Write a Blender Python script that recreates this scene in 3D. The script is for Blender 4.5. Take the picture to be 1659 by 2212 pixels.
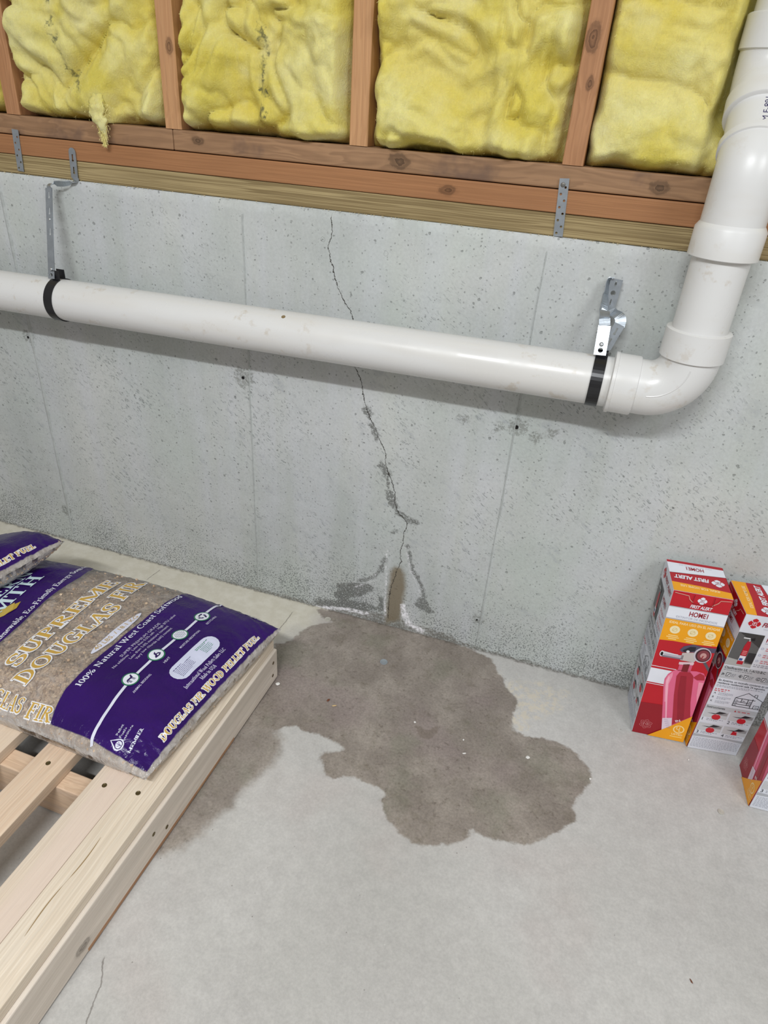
import bpy, bmesh, math, random
import numpy as np
from mathutils import Vector, Matrix

# ------------------------------------------------------------------ scene, camera, light
for o in list(bpy.data.objects): bpy.data.objects.remove(o)
scn = bpy.context.scene
COL = scn.collection
scn.view_settings.view_transform = 'Standard'
scn.view_settings.look = 'None'
scn.view_settings.gamma = 1.0
scn.view_settings.use_curve_mapping = False
scn.view_settings.exposure = 0.12

cam = bpy.data.cameras.new('camera')
cam.sensor_fit = 'VERTICAL'
cam.sensor_height = 24.0
cam.lens = 24.0 * 1443.09 / 2212.0
cam.clip_start = 0.02
cam_o = bpy.data.objects.new('camera', cam)
COL.objects.link(cam_o)
_r = Vector((0.94729953, 0.31395521, 0.06368467))
_u = Vector((-0.21559251, 0.47775995, 0.85162509))
_f = Vector((-0.23694615, 0.82047398, -0.52026817))
_m = Matrix((_r, _u, -_f)).transposed().to_4x4()
_m.translation = (0.0, -1.3116, 1.1756)
cam_o.matrix_world = _m
scn.camera = cam_o

world = bpy.data.worlds.new('basement_ambient')
scn.world = world
world.use_nodes = True
world.node_tree.nodes['Background'].inputs[0].default_value = (1.0, 0.95, 0.89, 1)
world.node_tree.nodes['Background'].inputs[1].default_value = 0.29

def area(name, loc, target, sx, sy, power, color=(0.95, 0.98, 1.0)):
    L = bpy.data.lights.new(name, 'AREA')
    L.shape = 'RECTANGLE'; L.size = sx; L.size_y = sy; L.energy = power; L.color = color
    o = bpy.data.objects.new(name, L); COL.objects.link(o)
    o.location = loc
    o.rotation_euler = (Vector(target) - Vector(loc)).to_track_quat('-Z', 'Y').to_euler()
    return o
area('ceiling_tube_light', (-0.35, -2.45, 2.72), (-0.35, -2.1, 0.0), 1.2, 0.10, 70)
area('ceiling_bulb_light', (1.70, -2.3, 2.70), (1.0, -1.8, 0.0), 0.9, 0.9, 34)

# ------------------------------------------------------------------ helpers
rng = np.random.default_rng(7)
random.seed(7)

def lin(c):
    return tuple((x / 12.92 if x <= 0.04045 else ((x + 0.055) / 1.055) ** 2.4) for x in (v / 255.0 for v in c))

class NT:
    """small node-tree writer"""
    def __init__(s, name):
        s.mat = bpy.data.materials.new(name); s.mat.use_nodes = True
        s.t = s.mat.node_tree; s.t.nodes.clear()
        s.out = s.t.nodes.new('ShaderNodeOutputMaterial')
        s._co = None
    def node(s, typ, ins=None, **kw):
        n = s.t.nodes.new(typ)
        for k, v in kw.items(): setattr(n, k, v)
        for k, v in (ins or {}).items(): s.put(n.inputs[k], v)
        return n
    def put(s, sock, v):
        if isinstance(v, bpy.types.NodeSocket): s.t.links.new(v, sock)
        elif isinstance(v, (tuple, list)) and len(v) == 3 and sock.type == 'RGBA': sock.default_value = (*v, 1)
        else: sock.default_value = v
    def co(s):
        if s._co is None: s._co = s.node('ShaderNodeTexCoord').outputs['Object']
        return s._co
    def map(s, scale=(1, 1, 1), rot=(0, 0, 0), loc=(0, 0, 0), vec=None):
        return s.node('ShaderNodeMapping', {'Vector': vec or s.co(), 'Scale': scale, 'Rotation': rot, 'Location': loc}).outputs[0]
    def noise(s, scale, detail=3, rough=0.55, vec=None, dist=0.0, col=False):
        n = s.node('ShaderNodeTexNoise', {'Vector': vec or s.co(), 'Scale': scale, 'Detail': detail, 'Roughness': rough, 'Distortion': dist})
        return n.outputs[1 if col else 0]
    def voro2(s, scale, vec):
        x, y, z = s.sep(vec)
        v = s.node('ShaderNodeCombineXYZ', {0: x, 1: z}).outputs[0]
        return s.node('ShaderNodeTexVoronoi', {'Vector': v, 'Scale': scale}, voronoi_dimensions='2D')
    def voro(s, scale, vec=None, feature='F1'):
        return s.node('ShaderNodeTexVoronoi', {'Vector': vec or s.co(), 'Scale': scale}, feature=feature)
    def math(s, op, a, b=0.0, c=0.0):
        n = s.node('ShaderNodeMath', operation=op)
        s.put(n.inputs[0], a); s.put(n.inputs[1], b); s.put(n.inputs[2], c)
        return n.outputs[0]
    def step(s, v, lo, hi, a=0.0, b=1.0):
        n = s.node('ShaderNodeMapRange', interpolation_type='SMOOTHSTEP')
        s.put(n.inputs[0], v); s.put(n.inputs[1], lo); s.put(n.inputs[2], hi); s.put(n.inputs[3], a); s.put(n.inputs[4], b)
        return n.outputs[0]
    def mix(s, fac, a, b, mode='MIX'):
        n = s.node('ShaderNodeMix', data_type='RGBA', blend_type=mode)
        s.put(n.inputs[0], fac); s.put(n.inputs[6], a); s.put(n.inputs[7], b)
        return n.outputs[2]
    def scale(s, c, f):
        n = s.node('ShaderNodeVectorMath', operation='SCALE'); s.put(n.inputs[0], c); s.put(n.inputs[3], f)
        return n.outputs[0]
    def attr(s, name):
        return s.node('ShaderNodeAttribute', attribute_name=name).outputs['Fac']
    def sep(s, v=None):
        return s.node('ShaderNodeSeparateXYZ', {0: v or s.co()}).outputs
    def bump(s, h, strength=0.3, dist=0.01, normal=None):
        i = {'Height': h, 'Strength': strength, 'Distance': dist}
        if normal: i['Normal'] = normal
        return s.node('ShaderNodeBump', i).outputs[0]
    def bsdf(s, color, rough=0.6, metal=0.0, normal=None, spec=0.4, **kw):
        n = s.node('ShaderNodeBsdfPrincipled')
        s.put(n.inputs['Base Color'], color); s.put(n.inputs['Roughness'], rough); s.put(n.inputs['Metallic'], metal)
        s.put(n.inputs['Specular IOR Level'], spec)
        if normal: s.put(n.inputs['Normal'], normal)
        for k, v in kw.items(): s.put(n.inputs[k], v)
        return n
    def done(s, sh):
        s.t.links.new(sh.outputs[0] if hasattr(sh, 'outputs') else sh, s.out.inputs[0])
        return s.mat

def link(name, me, parent=None, kind=None, label=None):
    o = bpy.data.objects.new(name, me); COL.objects.link(o)
    if parent is not None:
        o.parent = parent
        o.matrix_parent_inverse = Matrix.Translation(-parent_base(parent))
    if kind: o['kind'] = kind
    if label: o['label'] = label
    return o
_bases = {}
def parent_base(p):
    return Vector(_bases.get(p.name, (0, 0, 0)))
def thing(name, loc, label, cat, group=None, kind=None):
    o = bpy.data.objects.new(name, None); COL.objects.link(o)
    o.location = loc; _bases[o.name] = tuple(loc); o.empty_display_size = 0.05
    return tag(o, label, cat, group, kind)
def tag(o, label=None, cat=None, group=None, kind=None):
    if label: o['label'] = label
    if cat: o['category'] = cat
    if group: o['group'] = group
    if kind: o['kind'] = kind
    return o
def mesh(name, verts, faces, mats=None, smooth=False, midx=None):
    me = bpy.data.meshes.new(name)
    me.from_pydata([tuple(map(float, v)) for v in verts], [], [tuple(map(int, f)) for f in faces])
    if mats is not None:
        for m in (mats if isinstance(mats, (list, tuple)) else [mats]): me.materials.append(m)
    if midx is not None: me.polygons.foreach_set('material_index', list(midx))
    if smooth: me.polygons.foreach_set('use_smooth', [True] * len(me.polygons))
    me.update()
    return me
def fattr(me, name, arr):
    a = me.attributes.new(name, 'FLOAT', 'POINT'); a.data.foreach_set('value', np.asarray(arr, np.float32).ravel())
def grid_faces(nx, ny, off=0):
    i, j = np.meshgrid(np.arange(nx - 1), np.arange(ny - 1), indexing='ij')
    a = (i * ny + j).ravel() + off
    return np.stack([a, a + ny, a + ny + 1, a + 1], 1)
def bevel(me, w=0.002, seg=2):
    bm = bmesh.new(); bm.from_mesh(me)
    bmesh.ops.bevel(bm, geom=list(bm.edges), offset=w, segments=seg, affect='EDGES', profile=0.5, clamp_overlap=True)
    bmesh.ops.recalc_face_normals(bm, faces=bm.faces)
    bm.to_mesh(me); bm.free()
    return me
def hexa(name, p, mat, bw=0.0):
    """8 corner points: bottom 4 (ccw), top 4"""
    me = mesh(name, p, [(3, 2, 1, 0), (4, 5, 6, 7), (0, 1, 5, 4), (1, 2, 6, 5), (2, 3, 7, 6), (3, 0, 4, 7)], mat)
    return bevel(me, bw) if bw else me
def boxm(name, x0, x1, y0, y1, z0, z1, mat, bw=0.0):
    return hexa(name, [(x0, y0, z0), (x1, y0, z0), (x1, y1, z0), (x0, y1, z0), (x0, y0, z1), (x1, y0, z1), (x1, y1, z1), (x0, y1, z1)], mat, bw)
def frames(path):
    P = [Vector(p) for p in path]; T = []
    for i in range(len(P)):
        a = P[max(0, i - 1)]; b = P[min(len(P) - 1, i + 1)]
        T.append((b - a).normalized())
    return P, T
def sweep(name, path, radii, mat, n=40, ref=(0, -1, 0), smooth=True, caps=True):
    """lathe-like tube: circle of radius radii[i] about path[i]"""
    P, T = frames(path)
    V = []; F = []
    for p, t, r in zip(P, T, radii):
        rf = Vector(ref); a = (rf - t * rf.dot(t))
        if a.length < 1e-4: a = Vector((1, 0, 0)) - t * t.x
        a.normalize(); b = t.cross(a)
        for k in range(n):
            an = 2 * math.pi * k / n
            V.append(p + (a * math.cos(an) + b * math.sin(an)) * r)
    for i in range(len(P) - 1):
        for k in range(n):
            F.append((i * n + k, i * n + (k + 1) % n, (i + 1) * n + (k + 1) % n, (i + 1) * n + k))
    if caps:
        F.append(tuple(range(n - 1, -1, -1))); F.append(tuple(range((len(P) - 1) * n, len(P) * n)))
    me = mesh(name, V, F, mat, smooth)
    if smooth:
        me.set_sharp_from_angle(angle=math.radians(35))
    return me
def lathe(name, c, axis, prof, mat, n=20, smooth=True):
    """surface of revolution: prof = (height along axis, radius)"""
    c = Vector(c); t = Vector(axis).normalized(); a = t.orthogonal().normalized(); b = t.cross(a)
    V = []; F = []
    for h, r in prof:
        for k in range(n):
            an = 2 * math.pi * k / n; V.append(c + t * h + (a * math.cos(an) + b * math.sin(an)) * r)
    for i in range(len(prof) - 1):
        for k in range(n): F.append((i * n + k, i * n + (k + 1) % n, (i + 1) * n + (k + 1) % n, (i + 1) * n + k))
    F.append(tuple(range(n - 1, -1, -1))); F.append(tuple(range((len(prof) - 1) * n, len(prof) * n)))
    me = mesh(name, V, F, mat, smooth); me.set_sharp_from_angle(angle=math.radians(35))
    return me
def ribbon(name, path, width, thick, mat, wdir, smooth=True):
    """flat metal strap along path; wdir per point or one vector = direction of its width"""
    P, T = frames(path); V = []; F = []
    for i, (p, t) in enumerate(zip(P, T)):
        w = Vector(wdir[i] if isinstance(wdir, list) else wdir); w = (w - t * w.dot(t)).normalized()
        nrm = t.cross(w).normalized()
        for sw, sn in ((-1, -1), (1, -1), (1, 1), (-1, 1)):
            V.append(p + w * (sw * width / 2) + nrm * (sn * thick / 2))
    for i in range(len(P) - 1):
        for k in range(4):
            F.append((i * 4 + k, i * 4 + (k + 1) % 4, i * 4 + 4 + (k + 1) % 4, i * 4 + 4 + k))
    F.append((3, 2, 1, 0)); n = (len(P) - 1) * 4; F.append((n, n + 1, n + 2, n + 3))
    me = mesh(name, V, F, mat)
    return me
def smooth_path(pts, n=8):
    """catmull-rom"""
    P = [Vector(p) for p in pts]; P = [2 * P[0] - P[1]] + P + [2 * P[-1] - P[-2]]; out = []
    for i in range(1, len(P) - 2):
        for k in range(n):
            t = k / n; a, b, c, d = P[i - 1:i + 3]
            out.append(0.5 * ((2 * b) + (c - a) * t + (2 * a - 5 * b + 4 * c - d) * t * t + (3 * b - a - 3 * c + d) * t ** 3))
    out.append(P[-2]); return out
def plate2d(name, outer, holes, thick, mat, M):
    """flat sheet with real holes, outline in xy, extruded in z, placed with matrix M"""
    cu = bpy.data.curves.new('tmp', 'CURVE'); cu.dimensions = '2D'; cu.fill_mode = 'BOTH'; cu.extrude = thick / 2
    for pts in [outer] + holes:
        sp = cu.splines.new('POLY'); sp.points.add(len(pts) - 1)
        for q, p in zip(sp.points, pts): q.co = (p[0], p[1], 0, 1)
        sp.use_cyclic_u = True
    o = bpy.data.objects.new('tmp', cu)
    me = bpy.data.meshes.new_from_object(o)
    bpy.data.objects.remove(o); bpy.data.curves.remove(cu)
    me.name = name; me.materials.clear(); me.materials.append(mat); me.transform(M)
    return me
def circ(cx, cy, r, n=12, ry=None):
    return [(cx + r * math.cos(2 * math.pi * k / n), cy + (ry or r) * math.sin(2 * math.pi * k / n)) for k in range(n)]

def vnoise(x, y, seed):
    """smooth gradient-free value noise, about -1..1"""
    g = np.random.default_rng(seed).uniform(-1, 1, (256, 256))
    xi = np.floor(x).astype(int); yi = np.floor(y).astype(int); fx = x - xi; fy = y - yi
    fx = fx * fx * fx * (fx * (fx * 6 - 15) + 10); fy = fy * fy * fy * (fy * (fy * 6 - 15) + 10)
    G = lambda i, j: g[i % 256, j % 256]
    return ((G(xi, yi) * (1 - fx) + G(xi + 1, yi) * fx) * (1 - fy) + (G(xi, yi + 1) * (1 - fx) + G(xi + 1, yi + 1) * fx) * fy)
def sstep(v, lo, hi):
    t = np.clip((v - lo) / (hi - lo), 0, 1); return t * t * (3 - 2 * t)
def seg_dist(X, Y, pts, closed=False):
    """(distance, signed lateral distance, inside-extent mask) to a polyline"""
    best = np.full(X.shape, 9.0); sg = np.ones(X.shape); ext = np.zeros(X.shape)
    P = list(pts) + ([pts[0]] if closed else [])
    for k in range(len(P) - 1):
        ax, ay = P[k]; bx, by = P[k + 1]; dx, dy = bx - ax, by - ay; L = dx * dx + dy * dy + 1e-12
        t = ((X - ax) * dx + (Y - ay) * dy) / L; tc = np.clip(t, 0, 1)
        d = np.hypot(X - ax - tc * dx, Y - ay - tc * dy); m = d < best
        best = np.where(m, d, best); sg = np.where(m, np.sign(dx * (Y - ay) - dy * (X - ax)), sg)
        e = np.ones(X.shape)
        if k == 0: e = np.where(t < 0, 0, e)
        if k == len(P) - 2: e = np.where(t > 1, 0, e)
        ext = np.where(m, e, ext)
    return best, best * sg, ext
def poly_sdf(X, Y, pts):
    """positive inside"""
    d = seg_dist(X, Y, pts, True)[0]; ins = np.zeros(X.shape, bool); n = len(pts)
    for k in range(n):
        x1, y1 = pts[k]; x2, y2 = pts[(k + 1) % n]
        if y1 == y2: continue
        c = ((y1 > Y) != (y2 > Y)) & (X < (x2 - x1) * (Y - y1) / (y2 - y1) + x1); ins ^= c
    return np.where(ins, d, -d)

# ------------------------------------------------------------------ measured outlines (world metres)
CRACK = [(-0.5306, 0.9814), (-0.5295, 0.9678), (-0.5271, 0.9508), (-0.5347, 0.9324), (-0.5357, 0.9235), (-0.532, 0.906), (-0.5242, 0.887), (-0.5195, 0.8654), (-0.5076, 0.8408), (-0.4966, 0.8214), (-0.4836, 0.8078), (-0.4779, 0.7912), (-0.468, 0.6893), (-0.4563, 0.6701), (-0.4496, 0.6499), (-0.4456, 0.631), (-0.4425, 0.614), (-0.4349, 0.5954), (-0.4272, 0.5766), (-0.4127, 0.5566), (-0.4046, 0.5351), (-0.392, 0.5143), (-0.3838, 0.4923), (-0.3847, 0.4727), (-0.3737, 0.4458), (-0.3628, 0.4234), (-0.3555, 0.3999), (-0.3545, 0.3745), (-0.3434, 0.3512), (-0.3256, 0.3346), (-0.3178, 0.326), (-0.325, 0.2999), (-0.3249, 0.2697), (-0.3302, 0.246), (-0.3252, 0.2133), (-0.331, 0.1943), (-0.3401, 0.1504), (-0.3458, 0.1247), (-0.3481, 0.0871), (-0.3463, 0.0245)]
DARKA = [(-0.4371, 0.5949), (-0.4322, 0.5869)]
DARKB = [(-0.4242, 0.5635), (-0.409, 0.5342)]
DARKC = [(-0.3923, 0.4637), (-0.3782, 0.4448)]
DARKD = [(-0.3701, 0.3964), (-0.3564, 0.3688)]
DARKE = [(-0.3457, 0.3506), (-0.3235, 0.3378), (-0.2999, 0.3349)]
DARKF = [(-0.3123, 0.2621), (-0.3019, 0.2257), (-0.2944, 0.1963), (-0.2793, 0.1746), (-0.2636, 0.1438), (-0.2553, 0.1102), (-0.2315, 0.081)]
DARKG = [(-0.3658, 0.2103), (-0.3766, 0.1693), (-0.3952, 0.1429), (-0.4326, 0.1196)]
DARKH = [(-0.481, 0.0843), (-0.4082, 0.1066), (-0.4296, 0.0833), (-0.486, 0.059), (-0.4619, 0.032), (-0.4048, 0.0433), (-0.5438, 0.0129)]
DARKI = [(-0.3704, 0.0815), (-0.365, 0.0423), (-0.3821, 0.0437)]
DARKJ = [(-0.2656, 0.1079), (-0.2389, 0.0831), (-0.2696, 0.0933)]
WHITEA = [(-0.3611, 0.2345), (-0.3652, 0.2018), (-0.3587, 0.1508), (-0.36, 0.0958), (-0.3555, 0.0439)]
WHITEB = [(-0.3165, 0.2554), (-0.3052, 0.2191), (-0.2989, 0.1921), (-0.2845, 0.1672), (-0.2692, 0.1361)]
WHITEC = [(-0.5466, -0.0036), (-0.4846, 0.0121), (-0.4496, 0.017), (-0.4035, 0.0201)]
WHITED = [(-0.3088, 0.0741), (-0.3029, 0.0488), (-0.2909, 0.0251), (-0.2535, 0.0112)]
WHITEE = [(-0.3888, 0.155), (-0.4089, 0.1196), (-0.4417, 0.0997)]
SEEP = [(-0.3496, 0.1793), (-0.34, 0.1935), (-0.3242, 0.1962), (-0.3136, 0.1773), (-0.3073, 0.1407), (-0.3104, 0.0937), (-0.3134, 0.028), (-0.3522, 0.0033), (-0.3538, 0.0596), (-0.352, 0.1139)]
BASEW = [(-0.5496, -0.0088), (-0.4033, 0.0159), (-0.3579, 0.0203), (-0.3011, 0.0147), (-0.2558, 0.0055), (-0.1724, -0.0044), (-0.0913, -0.0074)]
TIES = [(-1.3444, 0.6173), (-0.7406, 0.6165), (-1.3435, 0.1048)]
TIES2 = [(-0.106, 0.6203), (-0.1445, 0.6125), (-0.0641, 0.6051), (-0.0347, 0.6206), (-0.2213, 0.6139), (-0.1175, 0.0945)]
WET1 = [(-0.5455, -0.0098), (-0.5191, -0.037), (-0.4848, -0.0422), (-0.5203, -0.0683), (-0.5465, -0.1007), (-0.552, -0.1446), (-0.5685, -0.1636), (-0.5858, -0.1747), (-0.56, -0.33), (-0.56, -0.445), (-0.4611, -0.4182), (-0.4484, -0.4042), (-0.428, -0.3902), (-0.4119, -0.3989), (-0.3694, -0.397), (-0.3346, -0.4008), (-0.3114, -0.4061), (-0.3127, -0.4207), (-0.3418, -0.4292), (-0.3498, -0.4435), (-0.3446, -0.4579), (-0.3215, -0.4835), (-0.3043, -0.4873), (-0.2828, -0.4738), (-0.2531, -0.4701), (-0.2344, -0.4732), (-0.2166, -0.4739), (-0.1956, -0.4784), (-0.1882, -0.4879), (-0.1981, -0.4966), (-0.1872, -0.5165), (-0.1679, -0.5371), (-0.1402, -0.5536), (-0.1126, -0.5651), (-0.0859, -0.5615), (-0.0617, -0.5481), (-0.0328, -0.5372), (-0.0164, -0.5135), (-0.0149, -0.5018), (-0.0075, -0.4991), (0.0115, -0.5052), (0.0347, -0.5031), (0.0651, -0.4982), (0.0913, -0.4927), (0.1192, -0.469), (0.1512, -0.4413), (0.1575, -0.4253), (0.176, -0.4113), (0.178, -0.3965), (0.1672, -0.3766), (0.1793, -0.3498), (0.1972, -0.3098), (0.2021, -0.2868), (0.1902, -0.2643), (0.1623, -0.2358), (0.1305, -0.2249), (0.09, -0.2229), (0.0505, -0.2324), (0.022, -0.2253), (0.0183, -0.2019), (0.0189, -0.1761), (0.0241, -0.1478), (0.0157, -0.1241), (-0.0114, -0.1072), (-0.0194, -0.0891), (-0.017, -0.0736), (-0.0418, -0.0615), (-0.0517, -0.0353), (-0.0622, -0.0202), (-0.0844, -0.0135), (-0.1126, -0.0051), (-0.2602, 0.0177), (-0.4117, 0.0259)]
WET2 = [(-0.57, -0.24), (-0.505, -0.3), (-0.4588, -0.4263), (-0.4397, -0.4361), (-0.4346, -0.4566), (-0.4326, -0.4938), (-0.4377, -0.5245), (-0.453, -0.5557), (-0.462, -0.5884), (-0.4646, -0.6153), (-0.4751, -0.6534), (-0.4863, -0.688), (-0.4938, -0.7098), (-0.509, -0.7317), (-0.565, -0.76)]
POOL = [(-0.1866, -0.2951), (-0.1697, -0.3216), (-0.1465, -0.3214), (-0.1298, -0.2971), (-0.1304, -0.2761), (-0.1581, -0.2961)]
FC1 = [(-1.0246, -0.0223), (-1.0283, -0.0501), (-1.0307, -0.0792)]
FC2 = [(-0.5992, -0.0433), (-0.5994, -0.0801), (-0.6027, -0.1285)]
FC3 = [(-0.5178, -0.9219), (-0.4973, -0.9525), (-0.4909, -0.9816), (-0.4842, -1.0042)]
FC4 = [(-0.5437, -0.9242), (-0.4854, -0.9353)]
PATCH = [(-0.0418, -0.0615), (0.0706, -0.0601), (0.1296, -0.0648), (0.1039, -0.1425), (0.0654, -0.2083), (0.0245, -0.212)]

# ------------------------------------------------------------------ materials
def mat_wall():
    n = NT('poured_concrete_wall')
    x, y, z = n.sep()
    big = n.noise(2.3, 4); med = n.noise(11, 3); fine = n.noise(170, 3, 0.7)
    streak = n.noise(1, 3, 0.5, n.map((17, 1, 1.3)))
    col = n.mix(n.step(big, 0.3, 0.7), lin((175, 180, 178)), lin((199, 201, 198)))
    col = n.mix(n.step(streak, 0.35, 0.7, 0, 0.5), col, lin((197, 199, 205)))
    col = n.mix(n.step(n.noise(3.1, 3, vec=n.map(loc=(5, 0, 9))), 0.45, 0.7, 0, 0.4), col, lin((184, 194, 186)))
    col = n.mix(n.step(med, 0.4, 0.75, 0, 0.3), col, lin((181, 185, 180)))
    col = n.scale(col, n.step(fine, 0.2, 0.8, 0.92, 1.06))
    # short slanting drag marks left by the forms: stretched cells, rotated 37 degrees
    rot = n.map(rot=(0, math.radians(-37), 0))
    wob = n.node('ShaderNodeVectorMath', {0: rot, 1: n.scale(n.noise(60, 2, col=True), 0.012)}, operation='ADD').outputs[0]
    def dashes(sx, sz, rr, pres):
        v = n.voro2(1, n.map((sx, sx, sz), vec=wob)); r = n.sep(v.outputs['Color'])
        d = n.math('SUBTRACT', v.outputs['Distance'], n.math('MULTIPLY', r[1], rr))
        return n.math('MULTIPLY', n.step(d, -0.02, 0.05, 1, 0), n.math('MULTIPLY', n.step(r[0], pres, pres + .02), n.step(r[2], 0, 1, .25, 1)))
    low = n.math('MAXIMUM', 0.0, n.math('ADD', n.step(z, 0.98, 0.6, 0.25, 1), n.step(n.noise(5, 3), 0.42, 0.64, -0.85, 0.15)))
    smear = n.math('MULTIPLY', n.step(n.noise(1, 4, 0.7, n.map((14, 14, 34), vec=wob)), 0.585, 0.68), n.step(z, 0.95, 0.6, 0.3, 1))
    m1 = n.math('MULTIPLY', dashes(66, 260, 0.34, 0.50), low)
    m2 = n.math('MULTIPLY', dashes(34, 105, 0.30, 0.80), low)
    rough_m2 = n.math('MULTIPLY', m2, n.step(n.noise(300, 2), 0.42, 0.58, 0.15, 1))
    marks = n.math('MAXIMUM', m1, rough_m2)
    # bug holes
    wv = n.node('ShaderNodeVectorMath', {0: n.co(), 1: n.scale(n.noise(130, 2, col=True), 0.006)}, operation='ADD').outputs[0]
    v1 = n.voro2(46, wv); r1 = n.sep(v1.outputs['Color'])
    pit1 = n.math('MULTIPLY', n.step(n.math('SUBTRACT', v1.outputs['Distance'], n.math('MULTIPLY', r1[1], 0.11)), 0.0, 0.035, 1, 0), n.step(r1[0], 0.86, 0.88))
    ring = n.math('MULTIPLY', n.step(n.math('ABSOLUTE', n.math('SUBTRACT', v1.outputs['Distance'], 0.20)), 0.0, 0.035, 1, 0), n.step(r1[2], 0.985, 0.99))
    v2 = n.voro2(150, wv); r2 = n.sep(v2.outputs['Color'])
    pit2 = n.math('MULTIPLY', n.step(n.math('SUBTRACT', v2.outputs['Distance'], n.math('MULTIPLY', r2[1], 0.24)), 0.0, 0.06, 1, 0), n.step(r2[0], 0.80, 0.82))
    pits = n.math('MAXIMUM', pit1, n.math('MULTIPLY', pit2, n.step(r2[2], 0, 1, 0.3, 1)))
    # honeycomb specks in patches close to the slab
    sp = n.noise(250, 3, 0.6); spb = n.noise(6, 3)
    dens = n.math('ADD', n.step(z, 0.24, 0.0), n.math('MULTIPLY', n.math('SUBTRACT', spb, 0.52), 2.0))
    speck = n.math('MULTIPLY', n.step(n.math('ADD', sp, n.math('MULTIPLY', dens, 0.15)), 0.655, 0.70), n.step(z, 0.42, 0.16))
    jit = n.math('MULTIPLY', n.math('SUBTRACT', n.noise(110, 3, 0.7), 0.5), 0.011)
    jit2 = n.math('MULTIPLY', n.math('SUBTRACT', n.noise(70, 4, 0.7), 0.5), 0.03)
    # crusty dark patches beside the crack
    dk = n.math('MULTIPLY', n.step(n.math('ADD', n.attr('dark'), jit2), -0.003, 0.004), n.step(n.noise(230, 3, 0.7), 0.36, 0.52))
    base = n.math('MULTIPLY', n.step(n.math('ADD', n.attr('base'), jit2), -0.004, 0.006), n.step(n.noise(160, 3), 0.36, 0.6, 0.35, 1))
    wh = n.math('MULTIPLY', n.step(n.math('ADD', n.attr('white'), n.math('MULTIPLY', jit2, 0.75)), -0.002, 0.0035), n.step(n.noise(95, 4, 0.7), 0.36, 0.58, 0.1, 1))
    halo = n.math('MULTIPLY', n.step(n.math('ADD', n.attr('white'), jit2), -0.026, 0.004, 0, 0.35), n.step(n.noise(120, 3), 0.4, 0.6))
    sp_ = n.step(n.math('ADD', n.attr('seep'), jit), -0.009, 0.009)
    tie = n.math('MULTIPLY', n.step(n.math('ADD', n.attr('tie'), n.math('MULTIPLY', jit2, 1.2)), -0.004, 0.006), n.step(n.noise(140, 3, 0.7), 0.40, 0.6, 0.1, 1))
    cw = n.step(n.noise(30, 2), 0.3, 0.7, 0.55, 1.15)
    cr = n.math('DIVIDE', n.math('ABSOLUTE', n.math('ADD', n.attr('crack'), jit)), cw)
    crk = n.math('MULTIPLY', n.step(cr, 0.0004, 0.0013, 1, 0), n.attr('crackm'))
    col = n.mix(n.math('MULTIPLY', smear, n.step(fine, 0.4, 0.62, 0.12, 0.5)), col, lin((150, 154, 160)))
    col = n.mix(n.math('MULTIPLY', marks, 0.6), col, lin((126, 132, 132)))  # dark tint paints in the shading of the drag marks' shallow relief
    col = n.mix(n.math('MULTIPLY', ring, 0.25), col, lin((130, 132, 130)))
    col = n.mix(n.math('MULTIPLY', pits, 0.5), col, lin((92, 95, 92)))
    col = n.mix(n.math('MULTIPLY', speck, 0.68), col, lin((94, 98, 97)))
    col = n.mix(n.math('MULTIPLY', tie, 0.6), col, lin((118, 119, 113)))
    col = n.mix(n.math('MULTIPLY', base, 0.78), col, lin((112, 108, 100)))
    col = n.mix(n.math('MULTIPLY', halo, 0.6), col, lin((224, 224, 226)))
    col = n.mix(n.math('MULTIPLY', dk, 0.85), col, lin((106, 107, 104)))
    col = n.mix(n.math('MULTIPLY', sp_, 0.92), col, lin((128, 117, 98)))
    col = n.mix(n.math('MULTIPLY', wh, 0.95), col, lin((246, 245, 250)))
    col = n.mix(crk, col, lin((66, 63, 58)))
    h = n.math('SUBTRACT', n.math('MULTIPLY', fine, 0.12), n.math('MULTIPLY', marks, 0.45))
    h = n.math('SUBTRACT', h, n.math('MULTIPLY', pits, 0.9))
    h = n.math('SUBTRACT', h, n.math('MULTIPLY', ring, 0.3))
    h = n.math('SUBTRACT', h, n.math('MULTIPLY', crk, 0.9))
    h = n.math('SUBTRACT', h, n.math('MULTIPLY', dk, 0.4))
    h = n.math('ADD', h, n.math('MULTIPLY', wh, 0.35))
    h = n.math('SUBTRACT', h, n.math('MULTIPLY', tie, 0.5))
    rough = n.math('SUBTRACT', 0.85, n.math('MULTIPLY', sp_, 0.35))
    return n.done(n.bsdf(col, rough, 0, n.bump(h, 0.6, 0.003), 0.25))

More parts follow.
